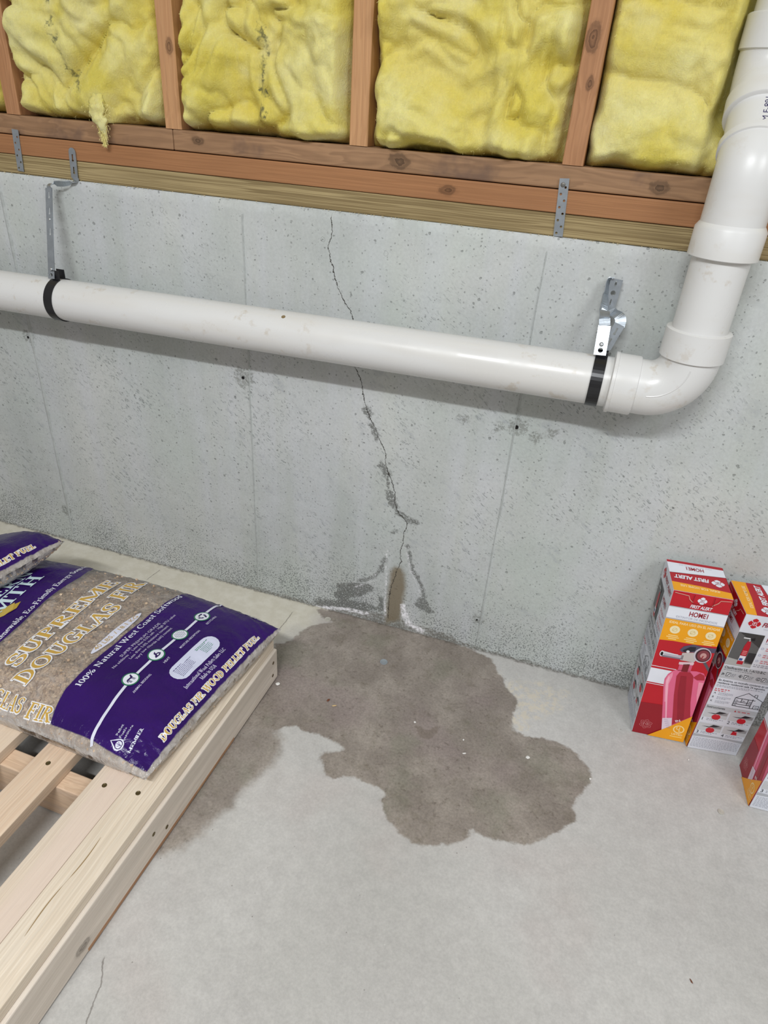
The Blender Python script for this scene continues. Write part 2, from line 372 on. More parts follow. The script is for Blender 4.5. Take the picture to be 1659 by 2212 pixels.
def mat_floor():
    n = NT('concrete_slab')
    big = n.noise(1.7, 4); med = n.noise(7, 4, 0.6); fine = n.noise(200, 3, 0.7); grit = n.noise(45, 4, 0.65)
    col = n.mix(n.step(big, 0.32, 0.68), lin((180, 178, 174)), lin((198, 196, 193)))
    col = n.mix(n.step(med, 0.4, 0.72, 0, 0.45), col, lin((173, 170, 167)))
    col = n.mix(n.step(n.noise(3.3, 3, vec=n.map((1, 1, 1), loc=(3, 1, 0))), 0.55, 0.75, 0, 0.35), col, lin((184, 172, 168)))
    col = n.scale(col, n.step(fine, 0.2, 0.8, 0.91, 1.07))
    col = n.scale(col, n.step(grit, 0.3, 0.7, 0.95, 1.04))
    v = n.voro(70); r = n.sep(v.outputs['Color'])
    spk = n.math('MULTIPLY', n.step(v.outputs['Distance'], 0.05, 0.12, 1, 0), n.step(r[0], 0.93, 0.95))
    col = n.mix(n.math('MULTIPLY', spk, 0.6), col, lin((110, 104, 98)))
    v2 = n.voro(38); r2 = n.sep(v2.outputs['Color'])
    wsp = n.math('MULTIPLY', n.step(v2.outputs['Distance'], 0.03, 0.08, 1, 0), n.step(r2[0], 0.95, 0.96))
    col = n.mix(n.math('MULTIPLY', wsp, 0.5), col, lin((224, 222, 218)))
    # scuffed pale patch beside the wet area
    pt = n.math('MULTIPLY', n.step(n.math('ADD', n.attr('patch'), n.math('MULTIPLY', n.math('SUBTRACT', n.noise(20, 4), 0.5), 0.16)), -0.01, 0.02), n.step(n.noise(60, 4, 0.7), 0.42, 0.6))
    col = n.mix(n.math('MULTIPLY', pt, 0.5), col, lin((216, 203, 178)))
    cs = n.step(n.math('ADD', n.attr('cream'), n.math('MULTIPLY', n.math('SUBTRACT', n.noise(9, 4), 0.5), 0.12)), -0.03, 0.04, 0, 0.8)
    col = n.mix(cs, col, n.mix(n.step(n.noise(30, 4, 0.65), 0.35, 0.7), lin((206, 200, 182)), lin((219, 214, 199))))
    # damp
    j = n.math('MULTIPLY', n.math('SUBTRACT', n.noise(55, 4, 0.6), 0.5), 0.022)
    w1 = n.step(n.math('ADD', n.attr('wet'), j), -0.0035, 0.0045)
    w2 = n.step(n.math('ADD', n.attr('wetsoft'), n.math('MULTIPLY', n.math('SUBTRACT', n.noise(22, 4, 0.6), 0.5), 0.05)), -0.014, 0.016, 0, 0.93)
    wet = n.math('MAXIMUM', w1, w2)
    wc = n.mix(n.step(n.noise(9, 4, 0.65), 0.35, 0.68), lin((134, 125, 117)), lin((158, 149, 140)))
    wc = n.mix(n.step(n.noise(26, 4, 0.7), 0.5, 0.7, 0, 0.5), wc, lin((121, 113, 100)))
    wc = n.mix(n.step(n.noise(5, 3, vec=n.map((1, 1, 1), loc=(7, 2, 0))), 0.5, 0.7, 0, 0.6), wc, lin((142, 129, 126)))
    wc = n.mix(n.step(n.noise(8, 3, vec=n.map((1, 1, 1), loc=(2, 9, 0))), 0.52, 0.68, 0, 0.4), wc, lin((126, 126, 110)))
    wc = n.mix(n.step(n.noise(70, 3, 0.7), 0.56, 0.72, 0, 0.55), wc, lin((98, 88, 78)))
    wc = n.scale(wc, n.step(fine, 0.2, 0.8, 0.80, 1.16))
    pool = n.step(n.math('ADD', n.attr('pool'), j), -0.002, 0.003)
    wc = n.mix(n.math('MULTIPLY', pool, 0.45), wc, lin((106, 95, 82)))
    col = n.mix(wet, col, wc)
    cr = n.math('ABSOLUTE', n.math('ADD', n.attr('crack'), n.math('MULTIPLY', n.math('SUBTRACT', n.noise(120, 2), 0.5), 0.005)))
    crk = n.math('MULTIPLY', n.step(cr, 0.0004, 0.0016, 1, 0), n.attr('crackm'))
    col = n.mix(n.math('MULTIPLY', crk, 0.6), col, lin((95, 88, 82)))
    # grime at the foot of the wall
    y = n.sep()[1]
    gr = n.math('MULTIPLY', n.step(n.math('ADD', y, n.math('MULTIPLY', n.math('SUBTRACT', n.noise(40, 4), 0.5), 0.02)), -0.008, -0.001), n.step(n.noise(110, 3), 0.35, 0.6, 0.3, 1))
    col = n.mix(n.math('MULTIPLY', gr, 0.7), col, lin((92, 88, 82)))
    h = n.math('ADD', n.math('MULTIPLY', fine, 0.2), n.math('MULTIPLY', n.noise(60, 3), 0.3))
    h = n.math('SUBTRACT', h, n.math('MULTIPLY', crk, 0.8))
    rough = n.step(wet, 0, 1, 0.8, 0.5)
    return n.done(n.bsdf(col, rough, 0, n.bump(h, n.step(wet, 0, 1, 0.35, 0.2), 0.003), 0.3))

def mat_wood(name, light, dark, axis, ring=26.0, contrast=1.0, knots=(), stain=None, rough=0.62, tint=None, lines=0.35, shift=(0, 0, 0), stretch=.055, wobble=1.1):
    """long-grained timber, grain along axis (0,1,2); knots = (x,y,z,radius)"""
    n = NT(name)
    s = [ring, ring, ring]; s[axis] = ring * stretch
    f = [ring * 7, ring * 7, ring * 7]; f[axis] = ring * 0.12
    co = n.map(loc=shift)
    kfac = None
    for (kx, ky, kz, kr) in knots:
        dv = n.node('ShaderNodeVectorMath', {0: n.co(), 1: (kx, ky, kz)}, operation='SUBTRACT').outputs[0]
        st = [1, 1, 1]; st[axis] = 0.55
        ln = n.node('ShaderNodeVectorMath', {0: n.map(tuple(st), vec=dv)}, operation='LENGTH').outputs['Value']
        ln = n.math('ADD', ln, n.math('MULTIPLY', n.math('SUBTRACT', n.noise(60, 3), 0.5), kr * 0.9))
        k = n.math('MULTIPLY', n.step(ln, kr * 0.45, kr * 1.05, 1, 0), n.step(n.math('FRACT', n.math('MULTIPLY', ln, 2.6 / kr)), 0, 1, 0.55, 1))
        kfac = k if kfac is None else n.math('MAXIMUM', kfac, k)
    wob = n.noise(5, 2, col=True, vec=co)
    cw = n.node('ShaderNodeVectorMath', {0: n.map(tuple(s), vec=co), 1: n.scale(wob, wobble)}, operation='ADD').outputs[0]
    g = n.noise(1.0, 3, 0.55, cw)
    band = n.math('FRACT', n.math('MULTIPLY', g, 9.0))
    band = n.math('MULTIPLY', n.step(band, 0.0, 0.75), n.step(band, 0.8, 1.0, 1, 0))
    fib = n.noise(1.0, 2, 0.6, n.map(tuple(f), vec=co))
    m1 = n.math('MULTIPLY', band, lines * contrast)
    col = n.mix(m1, light, dark)
    col = n.mix(n.step(n.noise(2.2, 3, vec=co), 0.4, 0.7, 0, 0.45 * contrast), col, dark)
    col = n.scale(col, n.step(fib, 0.25, 0.75, 0.9, 1.06))
    if tint:
        col = n.mix(n.step(n.noise(1.0, 3, 0.5, n.map(tuple(v * 0.35 for v in s), loc=(4, 2, 1))), 0.45, 0.62, 0, 0.7), col, tint)
    if stain:
        col = n.mix(n.step(n.noise(9, 4, 0.6), 0.52, 0.72, 0, 0.75), col, stain)
    if kfac is not None:
        col = n.mix(n.math('MULTIPLY', kfac, 0.85), col, tuple(c * 0.28 for c in dark))
    h = n.math('ADD', n.math('MULTIPLY', fib, 0.5), n.math('MULTIPLY', band, 0.2))
    return n.done(n.bsdf(col, rough, 0, n.bump(h, 0.25, 0.002), 0.3))

def mat_plain(name, color, rough=0.5, metal=0.0, spec=0.4, mottle=0.06, mscale=40, bumps=0.0, **kw):
    n = NT(name)
    c = n.scale(tuple(color), n.step(n.noise(mscale, 3), 0.25, 0.75, 1 - mottle, 1 + mottle))
    nm = n.bump(n.noise(mscale * 3, 2), bumps, 0.002) if bumps else None
    return n.done(n.bsdf(c, rough, metal, nm, spec, **kw))

def mat_pvc():
    n = NT('white_pvc')
    z = n.sep()[2]
    c = n.mix(n.step(n.noise(1, 3, 0.6, n.map((3, 20, 20))), 0.45, 0.75, 0, 0.35), lin((217, 217, 216)), lin((208, 203, 194)))
    c = n.mix(n.math('MULTIPLY', n.step(n.noise(24, 4, 0.7), 0.56, 0.68), n.step(n.noise(3, 2), 0.48, 0.6, 0, 0.5)), c, lin((190, 178, 160)))
    return n.done(n.bsdf(c, n.step(n.noise(14, 3), 0.3, 0.7, 0.24, 0.42), 0, n.bump(n.noise(9, 2), 0.04, 0.004), 0.5))

def mat_batt():
    n = NT('yellow_fibreglass')
    c = n.mix(n.step(n.noise(7, 4, 0.6), 0.35, 0.68), lin((212, 198, 96)), lin((224, 217, 152)))
    c = n.mix(n.step(n.noise(2.6, 3), 0.45, 0.7, 0, 0.5), c, lin((218, 198, 92)))
    c = n.mix(n.step(n.attr('fold'), 0.1, 0.9, 0, 0.35), c, lin((212, 190, 84)))
    c = n.mix(n.step(n.noise(4.2, 4, 0.65, n.map(loc=(3, 5, 1))), 0.52, 0.70, 0, 0.6), c, lin((226, 221, 176)))
    fib = n.noise(1, 4, 0.7, n.map((150, 150, 60), rot=(0.3, 0.6, 0.2)), dist=2.2)
    fib2 = n.noise(65, 4, 0.7, dist=3.0)
    c = n.scale(c, n.step(fib, 0.25, 0.75, 0.93, 1.05))
    ink = n.math('MULTIPLY', n.step(n.math('ADD', n.attr('ink'), n.math('MULTIPLY', n.math('SUBTRACT', n.noise(75, 3, 0.7), 0.5), 0.045)), -0.002, 0.006), n.step(n.noise(60, 2), 0.40, 0.60, 0, 0.75))
    c = n.mix(ink, c, lin((62, 70, 66)))
    nm = n.bump(n.math('ADD', n.math('MULTIPLY', fib, 0.5), fib2), 0.4, 0.005)
    b = n.bsdf(c, 0.95, 0, nm, 0.05, **{'Subsurface Weight': 0.35, 'Subsurface Radius': (0.02, 0.016, 0.006), 'Subsurface Scale': 0.6})
    return n.done(b)

def mat_film():
    """bag film: clear with a purple printed area (attribute print > 0)"""
    n = NT('printed_bag_film')
    wr = n.noise(26, 4, 0.6, n.map((1, 1, 1)), dist=1.5); wr2 = n.noise(90, 3, 0.6, dist=1.2)
    cr = n.noise(1, 3, 0.6, n.map((70, 22, 30), rot=(0, 0, 0.6)), dist=2.0)
    hgt = n.math('ADD', n.math('MULTIPLY', wr, 0.6), n.math('ADD', n.math('MULTIPLY', wr2, 0.2), n.math('MULTIPLY', cr, 0.35)))
    nm = n.bump(hgt, 0.5, 0.006); nmc = n.bump(hgt, 1.0, 0.010)
    pc = n.mix(n.step(n.noise(9, 2), 0.3, 0.7), lin((40, 12, 84)), lin((49, 16, 98)))
    purple = n.bsdf(pc, 0.22, 0, nm, 0.3)
    tr = n.node('ShaderNodeBsdfTransparent', {0: (0.97, 0.97, 0.96)})
    gl = n.node('ShaderNodeBsdfGlossy', {'Color': (1, 1, 1), 'Roughness': 0.13, 'Normal': nmc})
    hz = n.node('ShaderNodeBsdfDiffuse', {'Color': (0.80, 0.76, 0.73), 'Normal': nmc})
    lw = n.node('ShaderNodeFresnel', {'IOR': 1.42, 'Normal': nmc}).outputs[0]
    m1 = n.node('ShaderNodeMixShader', {0: n.step(n.math('ADD', wr, n.attr('haze')), 0.35, 1.2, 0.14, 0.62)}); n.t.links.new(tr.outputs[0], m1.inputs[1]); n.t.links.new(hz.outputs[0], m1.inputs[2])
    m2 = n.node('ShaderNodeMixShader', {0: n.math('MULTIPLY', lw, 0.9)}); n.t.links.new(m1.outputs[0], m2.inputs[1]); n.t.links.new(gl.outputs[0], m2.inputs[2])
    m3 = n.node('ShaderNodeMixShader', {0: n.step(n.attr('print'), -0.0012, 0.0012)}); n.t.links.new(m2.outputs[0], m3.inputs[1]); n.t.links.new(purple.outputs[0], m3.inputs[2])
    return n.done(m3)

_ink = {}
def ink(rgb, rough=0.38):
    k = (tuple(rgb), rough)
    if k not in _ink:
        _ink[k] = mat_plain('ink_%d_%d_%d' % tuple(rgb), lin(rgb), rough, 0, 0.4, 0.03, 25)
    return _ink[k]

M_WALL = mat_wall(); M_FLOOR = mat_floor(); M_PVC = mat_pvc(); M_BATT = mat_batt(); M_FILM = mat_film()
M_STEEL = mat_plain('galvanised_steel', lin((176, 184, 192)), 0.36, 0.85, 0.5, 0.10, 60, 0.05)
M_BLACK = mat_plain('black_enamel_band', lin((30, 30, 33)), 0.33, 0.1, 0.5, 0.08, 60)
M_DARK = mat_plain('dark_void', lin((22, 20, 18)), 0.9)
M_SCREW = mat_plain('bronze_screw', lin((112, 100, 70)), 0.35, 0.8, 0.5, 0.15, 300)
M_ZINC = mat_plain('zinc_screw', lin((196, 200, 204)), 0.28, 0.9, 0.5, 0.08, 200)
M_SEAM = mat_plain('form_seam_mortar', lin((176, 180, 178)), 0.9, 0, 0.2, 0.10, 90, 0.4)
M_PELLET = None

# ------------------------------------------------------------------ floor
XF = np.concatenate([np.arange(-2.6, -1.3, 0.03), np.arange(-1.3, 0.62, 0.0075), np.arange(0.62, 1.7, 0.03)])
YF = np.concatenate([np.arange(-2.8, -1.1, 0.04), np.arange(-1.1, 0.0125, 0.0075)])
X, Y = np.meshgrid(XF, YF, indexing='ij')
Zf = 0.0009 * vnoise(X * 6 + 40, Y * 6 + 40, 3) - 0.0009
me = mesh('floor', np.stack([X, Y, Zf], -1).reshape(-1, 3), grid_faces(len(XF), len(YF)), M_FLOOR, True)
fattr(me, 'wet', poly_sdf(X, Y, WET1)); fattr(me, 'wetsoft', poly_sdf(X, Y, WET2)); fattr(me, 'pool', poly_sdf(X, Y, POOL))
fattr(me, 'patch', poly_sdf(X, Y, PATCH)); fattr(me, 'cream', poly_sdf(X, Y, [(-2.7, .1), (-2.7, -.40), (-.70, -.33), (-.59, -.17), (-.52, -.07), (-.50, .1)]))
bd = np.full(X.shape, 9.0); bs = np.full(X.shape, 9.0); be = np.zeros(X.shape)
for c in (FC1, FC2, FC3):
    d, s, e = seg_dist(X, Y, c); m = d < bd; bd = np.where(m, d, bd); bs = np.where(m, s, bs); be = np.where(m, e, be)
fattr(me, 'crack', bs); fattr(me, 'crackm', be)
floor = tag(link('floor', me), 'bare grey concrete slab with a dark damp patch spreading from the wall', None, None, 'structure')

# ------------------------------------------------------------------ concrete wall
HC = 0.992
XW = np.concatenate([np.arange(-2.6, -0.80, 0.009), np.arange(-0.80, 0.0, 0.0042), np.arange(0.0, 1.7, 0.009)])
ZW = np.concatenate([np.arange(-0.004, 0.30, 0.0042), np.arange(0.30, HC - 0.002, 0.0085), [HC]])
X, Z = np.meshgrid(XW, ZW, indexing='ij')
Yw = -0.0010 * vnoise(X * 5 + 30, Z * 5 + 30, 5) - 0.0005 * vnoise(X * 40 + 30, Z * 40 + 30, 6)
top = Z > HC - 0.012
Yw = np.where(top, Yw + 0.004 * (1 - (HC - Z) / 0.012) * (1.2 + vnoise(X * 60 + 300, Z * 0, 8)), Yw)
front = np.stack([X, Yw, Z], -1).reshape(-1, 3)
nf = len(front); V = list(front); F = [tuple(f) for f in grid_faces(len(XW), len(ZW))]
x0, x1 = XW[0], XW[-1]
V += [(x0, 0.2, -0.004), (x1, 0.2, -0.004), (x1, 0.2, HC), (x0, 0.2, HC)]
nz = len(ZW); nx = len(XW)
F.append(tuple(i * nz + nz - 1 for i in range(nx)) + (nf + 2, nf + 3))
F += [(nf, nf + 3, nf + 2, nf + 1), (0, nz - 1, nf + 3, nf), ((nx - 1) * nz + nz - 1, (nx - 1) * nz, nf + 1, nf + 2)]
me = mesh('wall_back', V, F, M_WALL, True)
me.set_sharp_from_angle(angle=math.radians(60))
Xa = np.array([v[0] for v in V]); Za = np.array([v[2] for v in V])
d, s, e = seg_dist(Xa, Za, CRACK); fattr(me, 'crack', s); fattr(me, 'crackm', e)
def union(caps):
    b = np.full(Xa.shape, -9.0)
    for pts, r in caps: b = np.maximum(b, r - seg_dist(Xa, Za, pts)[0])
    return b
fattr(me, 'dark', union([(DARKA, .010), (DARKB, .007), (DARKC, .009), (DARKD, .011), (DARKE, .008), ([DARKC[1], DARKD[0]], .004), ([(-.357, .29), (-.345, .30)], .004), (DARKF, .005), (DARKG, .006), (DARKH, .014), (DARKI, .007), (DARKJ, .010)]))
fattr(me, 'white', union([(WHITEA, .0010), (WHITEB, .0014), (WHITEC, .0062), (WHITED, .0085), (WHITEE, .0012), ([(-.309, .055), (-.300, .03), (-.268, .012)], .003), ([(-.358, .07), (-.356, .03)], .003)]))
fattr(me, 'seep', poly_sdf(Xa, Za, SEEP))
fattr(me, 'base', union([(BASEW, .016), ([(-.40, .004), (-.30, .006), (-.18, .002)], .022), ([(-2.6, 0), (-.55, 0)], .004), ([(-.09, 0), (1.6, 0)], .007), ([(-.75, .0), (-.55, .0)], .010)]))
fattr(me, 'tie', union([([p, (p[0] + .004, p[1])], r) for p, r in ((TIES[0], .018), (TIES[1], .024), (TIES[2], .016), (TIES2[0], .020), (TIES2[1], .010), (TIES2[2], .011), (TIES2[3], .010), (TIES2[4], .010), (TIES2[5], .014))]))
wall = tag(link('wall_back', me), 'grey poured concrete foundation wall with a crack running down to the floor', None, None, 'structure')
# raised seams where the form panels met
for xs, w, hh in ((-1.943, .006, .0016), (-1.3334, .013, .0022), (-.7234, .006, .0018), (-.1088, .005, .0018), (.501, .006, .0018), (1.11, .006, .0016)):
    V = []; F = []; zs = np.arange(0.03, HC - 0.02, 0.012)
    for i, zz in enumerate(zs):
        j = float(vnoise(np.array([zz * 14 + 10]), np.array([xs * 9 + 30]), 11)[0]); ww = w * (0.75 + 0.5 * j); ox = xs + 0.0012 * j
        h = hh * (0.9 + 0.5 * float(vnoise(np.array([zz * 30 + 10]), np.array([xs * 7 + 60]), 12)[0]))
        V += [(ox - ww / 2, 0.003, zz), (ox - ww * .22, -0.0006 - h, zz), (ox + ww * .22, -0.0006 - h, zz), (ox + ww / 2, 0.003, zz)]
        if i:
            b = (i - 1) * 4
            F += [(b + k, b + k + 1, b + k + 5, b + k + 4) for k in range(3)]
    link('form_seam', mesh('form_seam', V, F, M_SEAM, True), wall)
# form-tie holes in the wall seams
for p, r in ((TIES[0], .003), (TIES[1], .0035), (TIES2[0], .004), (TIES2[5], .002)):
    link('tie_hole', lathe('tie_hole', (p[0], .004, p[1]), (0, -1, 0), [(0, r), (.0052, r), (.0058, r * .8), (.0046, r * .5)], M_DARK, 10), wall)

# ------------------------------------------------------------------ framing above the concrete
WOOD_PT = mat_wood('treated_sill_wood', lin((172, 153, 112)), lin((112, 93, 60)), 0, 70, 0.9, lines=0.8, rough=0.75, stretch=.008, wobble=.25)
WOOD_RED = mat_wood('reddish_plate_wood', lin((166, 118, 80)), lin((136, 92, 60)), 0, 60, 0.7, knots=((-.305, .006, 1.048, .012),), lines=0.35, stretch=.012, wobble=.4)
WOOD_BP = mat_wood('stained_plate_wood', lin((164, 128, 96)), lin((122, 92, 68)), 0, 26, 0.9, knots=((-.402, .006, 1.088, .017), (.055, .006, 1.085, .014), (-.82, .006, 1.09, .010)), stain=lin((104, 82, 70)), lines=0.5)
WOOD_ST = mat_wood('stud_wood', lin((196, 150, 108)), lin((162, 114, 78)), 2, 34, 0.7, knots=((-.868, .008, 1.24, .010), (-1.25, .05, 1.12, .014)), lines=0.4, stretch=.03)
WOOD_ST2 = mat_wood('stud_wood_brown', lin((182, 134, 96)), lin((144, 98, 66)), 2, 30, 0.8, knots=((-.098, .008, 1.285, .015), (-.09, .008, 1.225, .008)), lines=0.45, stretch=.03)  # browner timber with its own knots, used on two studs
frame = thing('wall_upper', (-0.5, 0.07, HC), 'timber stud framing standing on top of the concrete wall', None, None, 'structure')
YP = 0.006
link('sill_plate', boxm('sill_plate', -2.6, 1.68, YP, .146, HC + .0005, HC + .038, WOOD_PT, .0025), frame)
link('lower_plate', boxm('lower_plate', -2.6, 1.68, YP - .001, .146, HC + .0388, HC + .0758, WOOD_RED, .002), frame)
for a, b in ((-2.6, -.8775), (-.8765, .148), (.165, 1.68)):
    link('bottom_plate', boxm('bottom_plate', a, b, YP + .002, .146, HC + .0772, HC + .114, WOOD_BP, .0025), frame)
ZP = HC + .114
ZT = 1.78
STUDS = [-1.67, -1.281, -.892, -.501, -.111, .285, .68]
SW = .0355
for i, xs in enumerate(STUDS):
    zz = np.linspace(ZP + .0006, ZT, 40); V = []; F = []
    for k, z in enumerate(zz):
        wane = .004 * max(0, float(vnoise(np.array([z * 9 + 20]), np.array([xs * 5 + 40]), 21)[0])) + .0012
        y0 = YP + .002 + .0006 * float(vnoise(np.array([z * 6 + 20]), np.array([xs * 5 + 80]), 22)[0])
        V += [(xs, .146, z), (xs, y0 + .0015, z), (xs + .0015, y0, z), (xs + SW - wane, y0, z), (xs + SW, y0 + wane, z), (xs + SW, .146, z)]
        if k:
            b = (k - 1) * 6
            F += [(b + q, b + (q + 1) % 6, b + 6 + (q + 1) % 6, b + 6 + q) for q in range(6)]
    F.append((5, 4, 3, 2, 1, 0)); b = 39 * 6; F.append(tuple(range(b, b + 6)))
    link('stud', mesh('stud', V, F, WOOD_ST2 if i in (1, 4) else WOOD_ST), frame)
sh = boxm('back_sheathing', -2.6, 1.68, .147, .16, HC, ZT, WOOD_BP)
link('back_sheathing', sh, frame)

# ------------------------------------------------------------------ fibreglass batts
BATT_LABELS = ['sliver of yellow insulation left of the leftmost brown stud', 'yellow insulation batt with black ink streak in leftmost full stud bay', 'yellow insulation batt with black ink marks in second stud bay from left',
               'bulging golden insulation batt in the widest central stud bay', 'smooth pale yellow insulation batt behind the white drain pipe', 'yellow insulation batt beyond the drain pipe at far right']
def make_batt(i):
    xa = STUDS[i] + SW + .001; xb = STUDS[i + 1] - .001; za = ZP + .001; zb = ZT
    nx_, nz_ = 96, 170
    xs = np.linspace(0, 1, nx_); zs = np.linspace(0, 1, nz_)
    S, T = np.meshgrid(xs, zs, indexing='ij')
    Xb = xa + (xb - xa) * S; Zb = za + (zb - za) * T
    o = 17.3 * (i + 1)
    wx = .045 * vnoise(Xb * 8 + o + 20, Zb * 8 + 20, 31 + i); wz = .045 * vnoise(Xb * 8 + o + 50, Zb * 8 + 60, 41 + i)
    k = .75 if i == 4 else 1.0
    def rn(f, ang, sd, wk=1.0):
        c_, s_ = math.cos(ang), math.sin(ang); xx, zz = Xb + wk * wx, Zb + wk * wz
        return vnoise((xx * c_ + zz * s_) * f + o + 40, (zz * c_ - xx * s_) * f * 1.2 + 60, sd)
    b1 = np.abs(rn(7.5 * k, .62, 51 + i) + .45 * rn(13 * k, -.45, 55 + i, 1.6) + .22 * rn(24 * k, 1.1, 57 + i, 1.6)) ** .62
    b2 = np.abs(rn(21 * k, -.35, 61 + i) + .4 * rn(38 * k, .9, 63 + i)) ** .8
    b3 = vnoise((Xb + wx) * 60 + o + 40, (Zb + wz) * 60 + 40, 71 + i)
    b4 = vnoise(Xb * 150 + o + 40, Zb * 150 + 40, 81 + i)
    ex = np.minimum(S, 1 - S) * (xb - xa)
    exn = ex + .006 * vnoise(Xb * 0 + o + 40 + np.where(S > .5, 9, 0), Zb * 25 + 40, 91 + i)
    ed = sstep(exn, -.003, .026 if i != 4 else .014) ** (.6 if i != 4 else .45)
    edz = sstep(Zb - za + .007 * vnoise(Xb * 22 + o + 40, Zb * 0 + 40, 95 + i), -.004, .024) ** .6
    amp = .8 if i != 4 else .5
    Yb = .062 - .040 * ed * edz - amp * (.050 * b1 + .020 * b2) * (.35 + .65 * ed) * (.3 + .7 * edz) - .0030 * b3 - .0010 * b4 + (.006 if i in (1, 2) else .0)
    Yb = np.maximum(Yb, -.030)
    if i == 1:   # a torn tuft hanging over the plate
        tu = np.exp(-((Xb + 1.027) / .018) ** 2) * sstep(Zb, za + .09, za)
        Yb = Yb * (1 - tu) - .012 * tu
    if i == 4:   # pressed back by the pipe
        pr = np.exp(-((Xb - .1705) / .058) ** 8) * sstep(Zb, 1.145, 1.20)
        Yb = np.where(pr > .01, np.maximum(Yb, .088 * pr + Yb * (1 - pr)), Yb)
    fold = 1 - np.clip(b1 * .75 + b2 * .45, 0, 1)
    V = np.stack([Xb, Yb, Zb], -1).reshape(-1, 3)
    F = [tuple(f) for f in grid_faces(nx_, nz_)]
    # closed box behind
    n0 = len(V); V = list(V) + [(xa, .144, za), (xb, .144, za), (xb, .144, zb), (xa, .144, zb)]
    L = [(k2) for k2 in range(nz_)]; Rr = [(nx_ - 1) * nz_ + k2 for k2 in range(nz_)]
    Bt = [k2 * nz_ for k2 in range(nx_)]; Tp = [k2 * nz_ + nz_ - 1 for k2 in range(nx_)]
    F += [tuple(L + [n0 + 3, n0]), tuple(Rr[::-1] + [n0 + 1, n0 + 2]), tuple(Bt[::-1] + [n0, n0 + 1]), tuple(Tp + [n0 + 2, n0 + 3]), (n0, n0 + 3, n0 + 2, n0 + 1)]
    root = thing('insulation_batt', ((xa + xb) / 2, .07, za), BATT_LABELS[i], 'insulation', 'fibreglass batts between the studs')
    me = mesh('batt_body', V, F, M_BATT, True)
    fa = np.zeros(len(V)); fa[:n0] = fold.ravel(); fattr(me, 'fold', fa)
    ik = np.full(len(V), -1.0)
    if i == 1: ik[:n0] = (.007 - seg_dist(Xb, Zb, [(-1.118, 1.33), (-1.115, 1.27), (-1.105, 1.22), (-1.088, 1.17), (-1.075, 1.15)])[0]).ravel()
    if i == 2: ik[:n0] = (.008 - seg_dist(Xb, Zb, [(-.678, 1.275), (-.668, 1.25), (-.676, 1.21), (-.672, 1.17), (-.676, 1.13)])[0]).ravel()
    fattr(me, 'ink', ik)
    body = link('batt_body', me, root)
    # loose fibres
    r = np.random.default_rng(100 + i); N = 1500
    V2 = []; F2 = []
    ii = r.integers(2, nx_ - 2, N); jj = np.minimum((r.random(N) ** 1.3 * (nz_ * .62)).astype(int), nz_ - 2)
    for a, b in zip(ii, jj):
        p = Vector((Xb[a, b], Yb[a, b], Zb[a, b])); d = Vector(r.normal(0, 1, 3)); d.y = -abs(d.y) * .45; d.normalize()
        L_ = r.uniform(.002, .005); q = p + d * L_ * .55 + Vector(r.normal(0, .0012, 3)); e = p + d * L_ + Vector(r.normal(0, .0025, 3))
        w = Vector(r.normal(0, 1, 3)).cross(d).normalized() * .00013
        b0 = len(V2); V2 += [p - w, p + w, q + w, q - w, e]
        F2 += [(b0, b0 + 1, b0 + 2, b0 + 3), (b0 + 3, b0 + 2, b0 + 4)]
    if i == 1:
        for _ in range(1500):
            t = r.random(); xx = -1.027 + r.normal(0, .011 * (1.15 - t)) ; p = Vector((xx, -.010 - r.random() * .010 * (1 - t), za + .035 - .075 * t))
            d = Vector((r.normal(0, .5), r.normal(0, .35), -1)).normalized(); L_ = r.uniform(.003, .007)
            q = p + d * L_ * .5 + Vector(r.normal(0, .001, 3)); e = p + d * L_
            w = Vector(r.normal(0, 1, 3)).cross(d).normalized() * .0003
            b0 = len(V2); V2 += [p - w, p + w, q + w, q - w, e]; F2 += [(b0, b0 + 1, b0 + 2, b0 + 3), (b0 + 3, b0 + 2, b0 + 4)]
        P_ = [(-1.036, .016, za + .058), (-1.034, -.004, za + .044), (-1.030, -.013, za + .026), (-1.027, -.014, za + .004), (-1.024, -.011, za - .018), (-1.022, -.008, za - .034)]
        P_ = smooth_path(P_, 6); rr = [max(.0015, .021 * (1 - t) ** .8 * (1 - .25 * math.sin(t * 9))) for t in np.linspace(0, 1, len(P_))]
        tm = sweep('torn_tuft', P_, rr, M_BATT, 24); cc = np.array([v.co for v in tm.vertices]); pp = np.repeat(np.array([tuple(p) for p in P_]), 24, 0)
        q_ = pp + (cc - pp) * (1 + .45 * vnoise(cc[:, 0] * 160 + 400, cc[:, 2] * 90 + 40, 7) + .3 * vnoise(cc[:, 1] * 300 + 400, cc[:, 2] * 200 + 40, 9))[:, None] * np.array([1, .5, 1])
        q_[:, 1] = np.minimum(q_[:, 1], np.where(q_[:, 2] < za + .002, YP + .0005, 1.0)); tm.vertices.foreach_set('co', q_.astype(np.float32).ravel()); fattr(tm, 'fold', np.zeros(len(cc))); fattr(tm, 'ink', np.full(len(cc), -1.0))
        link('torn_tuft', tm, root)
    m2 = mesh('loose_fibres', V2, F2, M_FIB)
    link('loose_fibres', m2, root, 'stuff')
M_FIB = mat_plain('pale_glass_fibre', lin((240, 230, 160)), 0.9, 0, 0.05)
for i in range(6): make_batt(i)

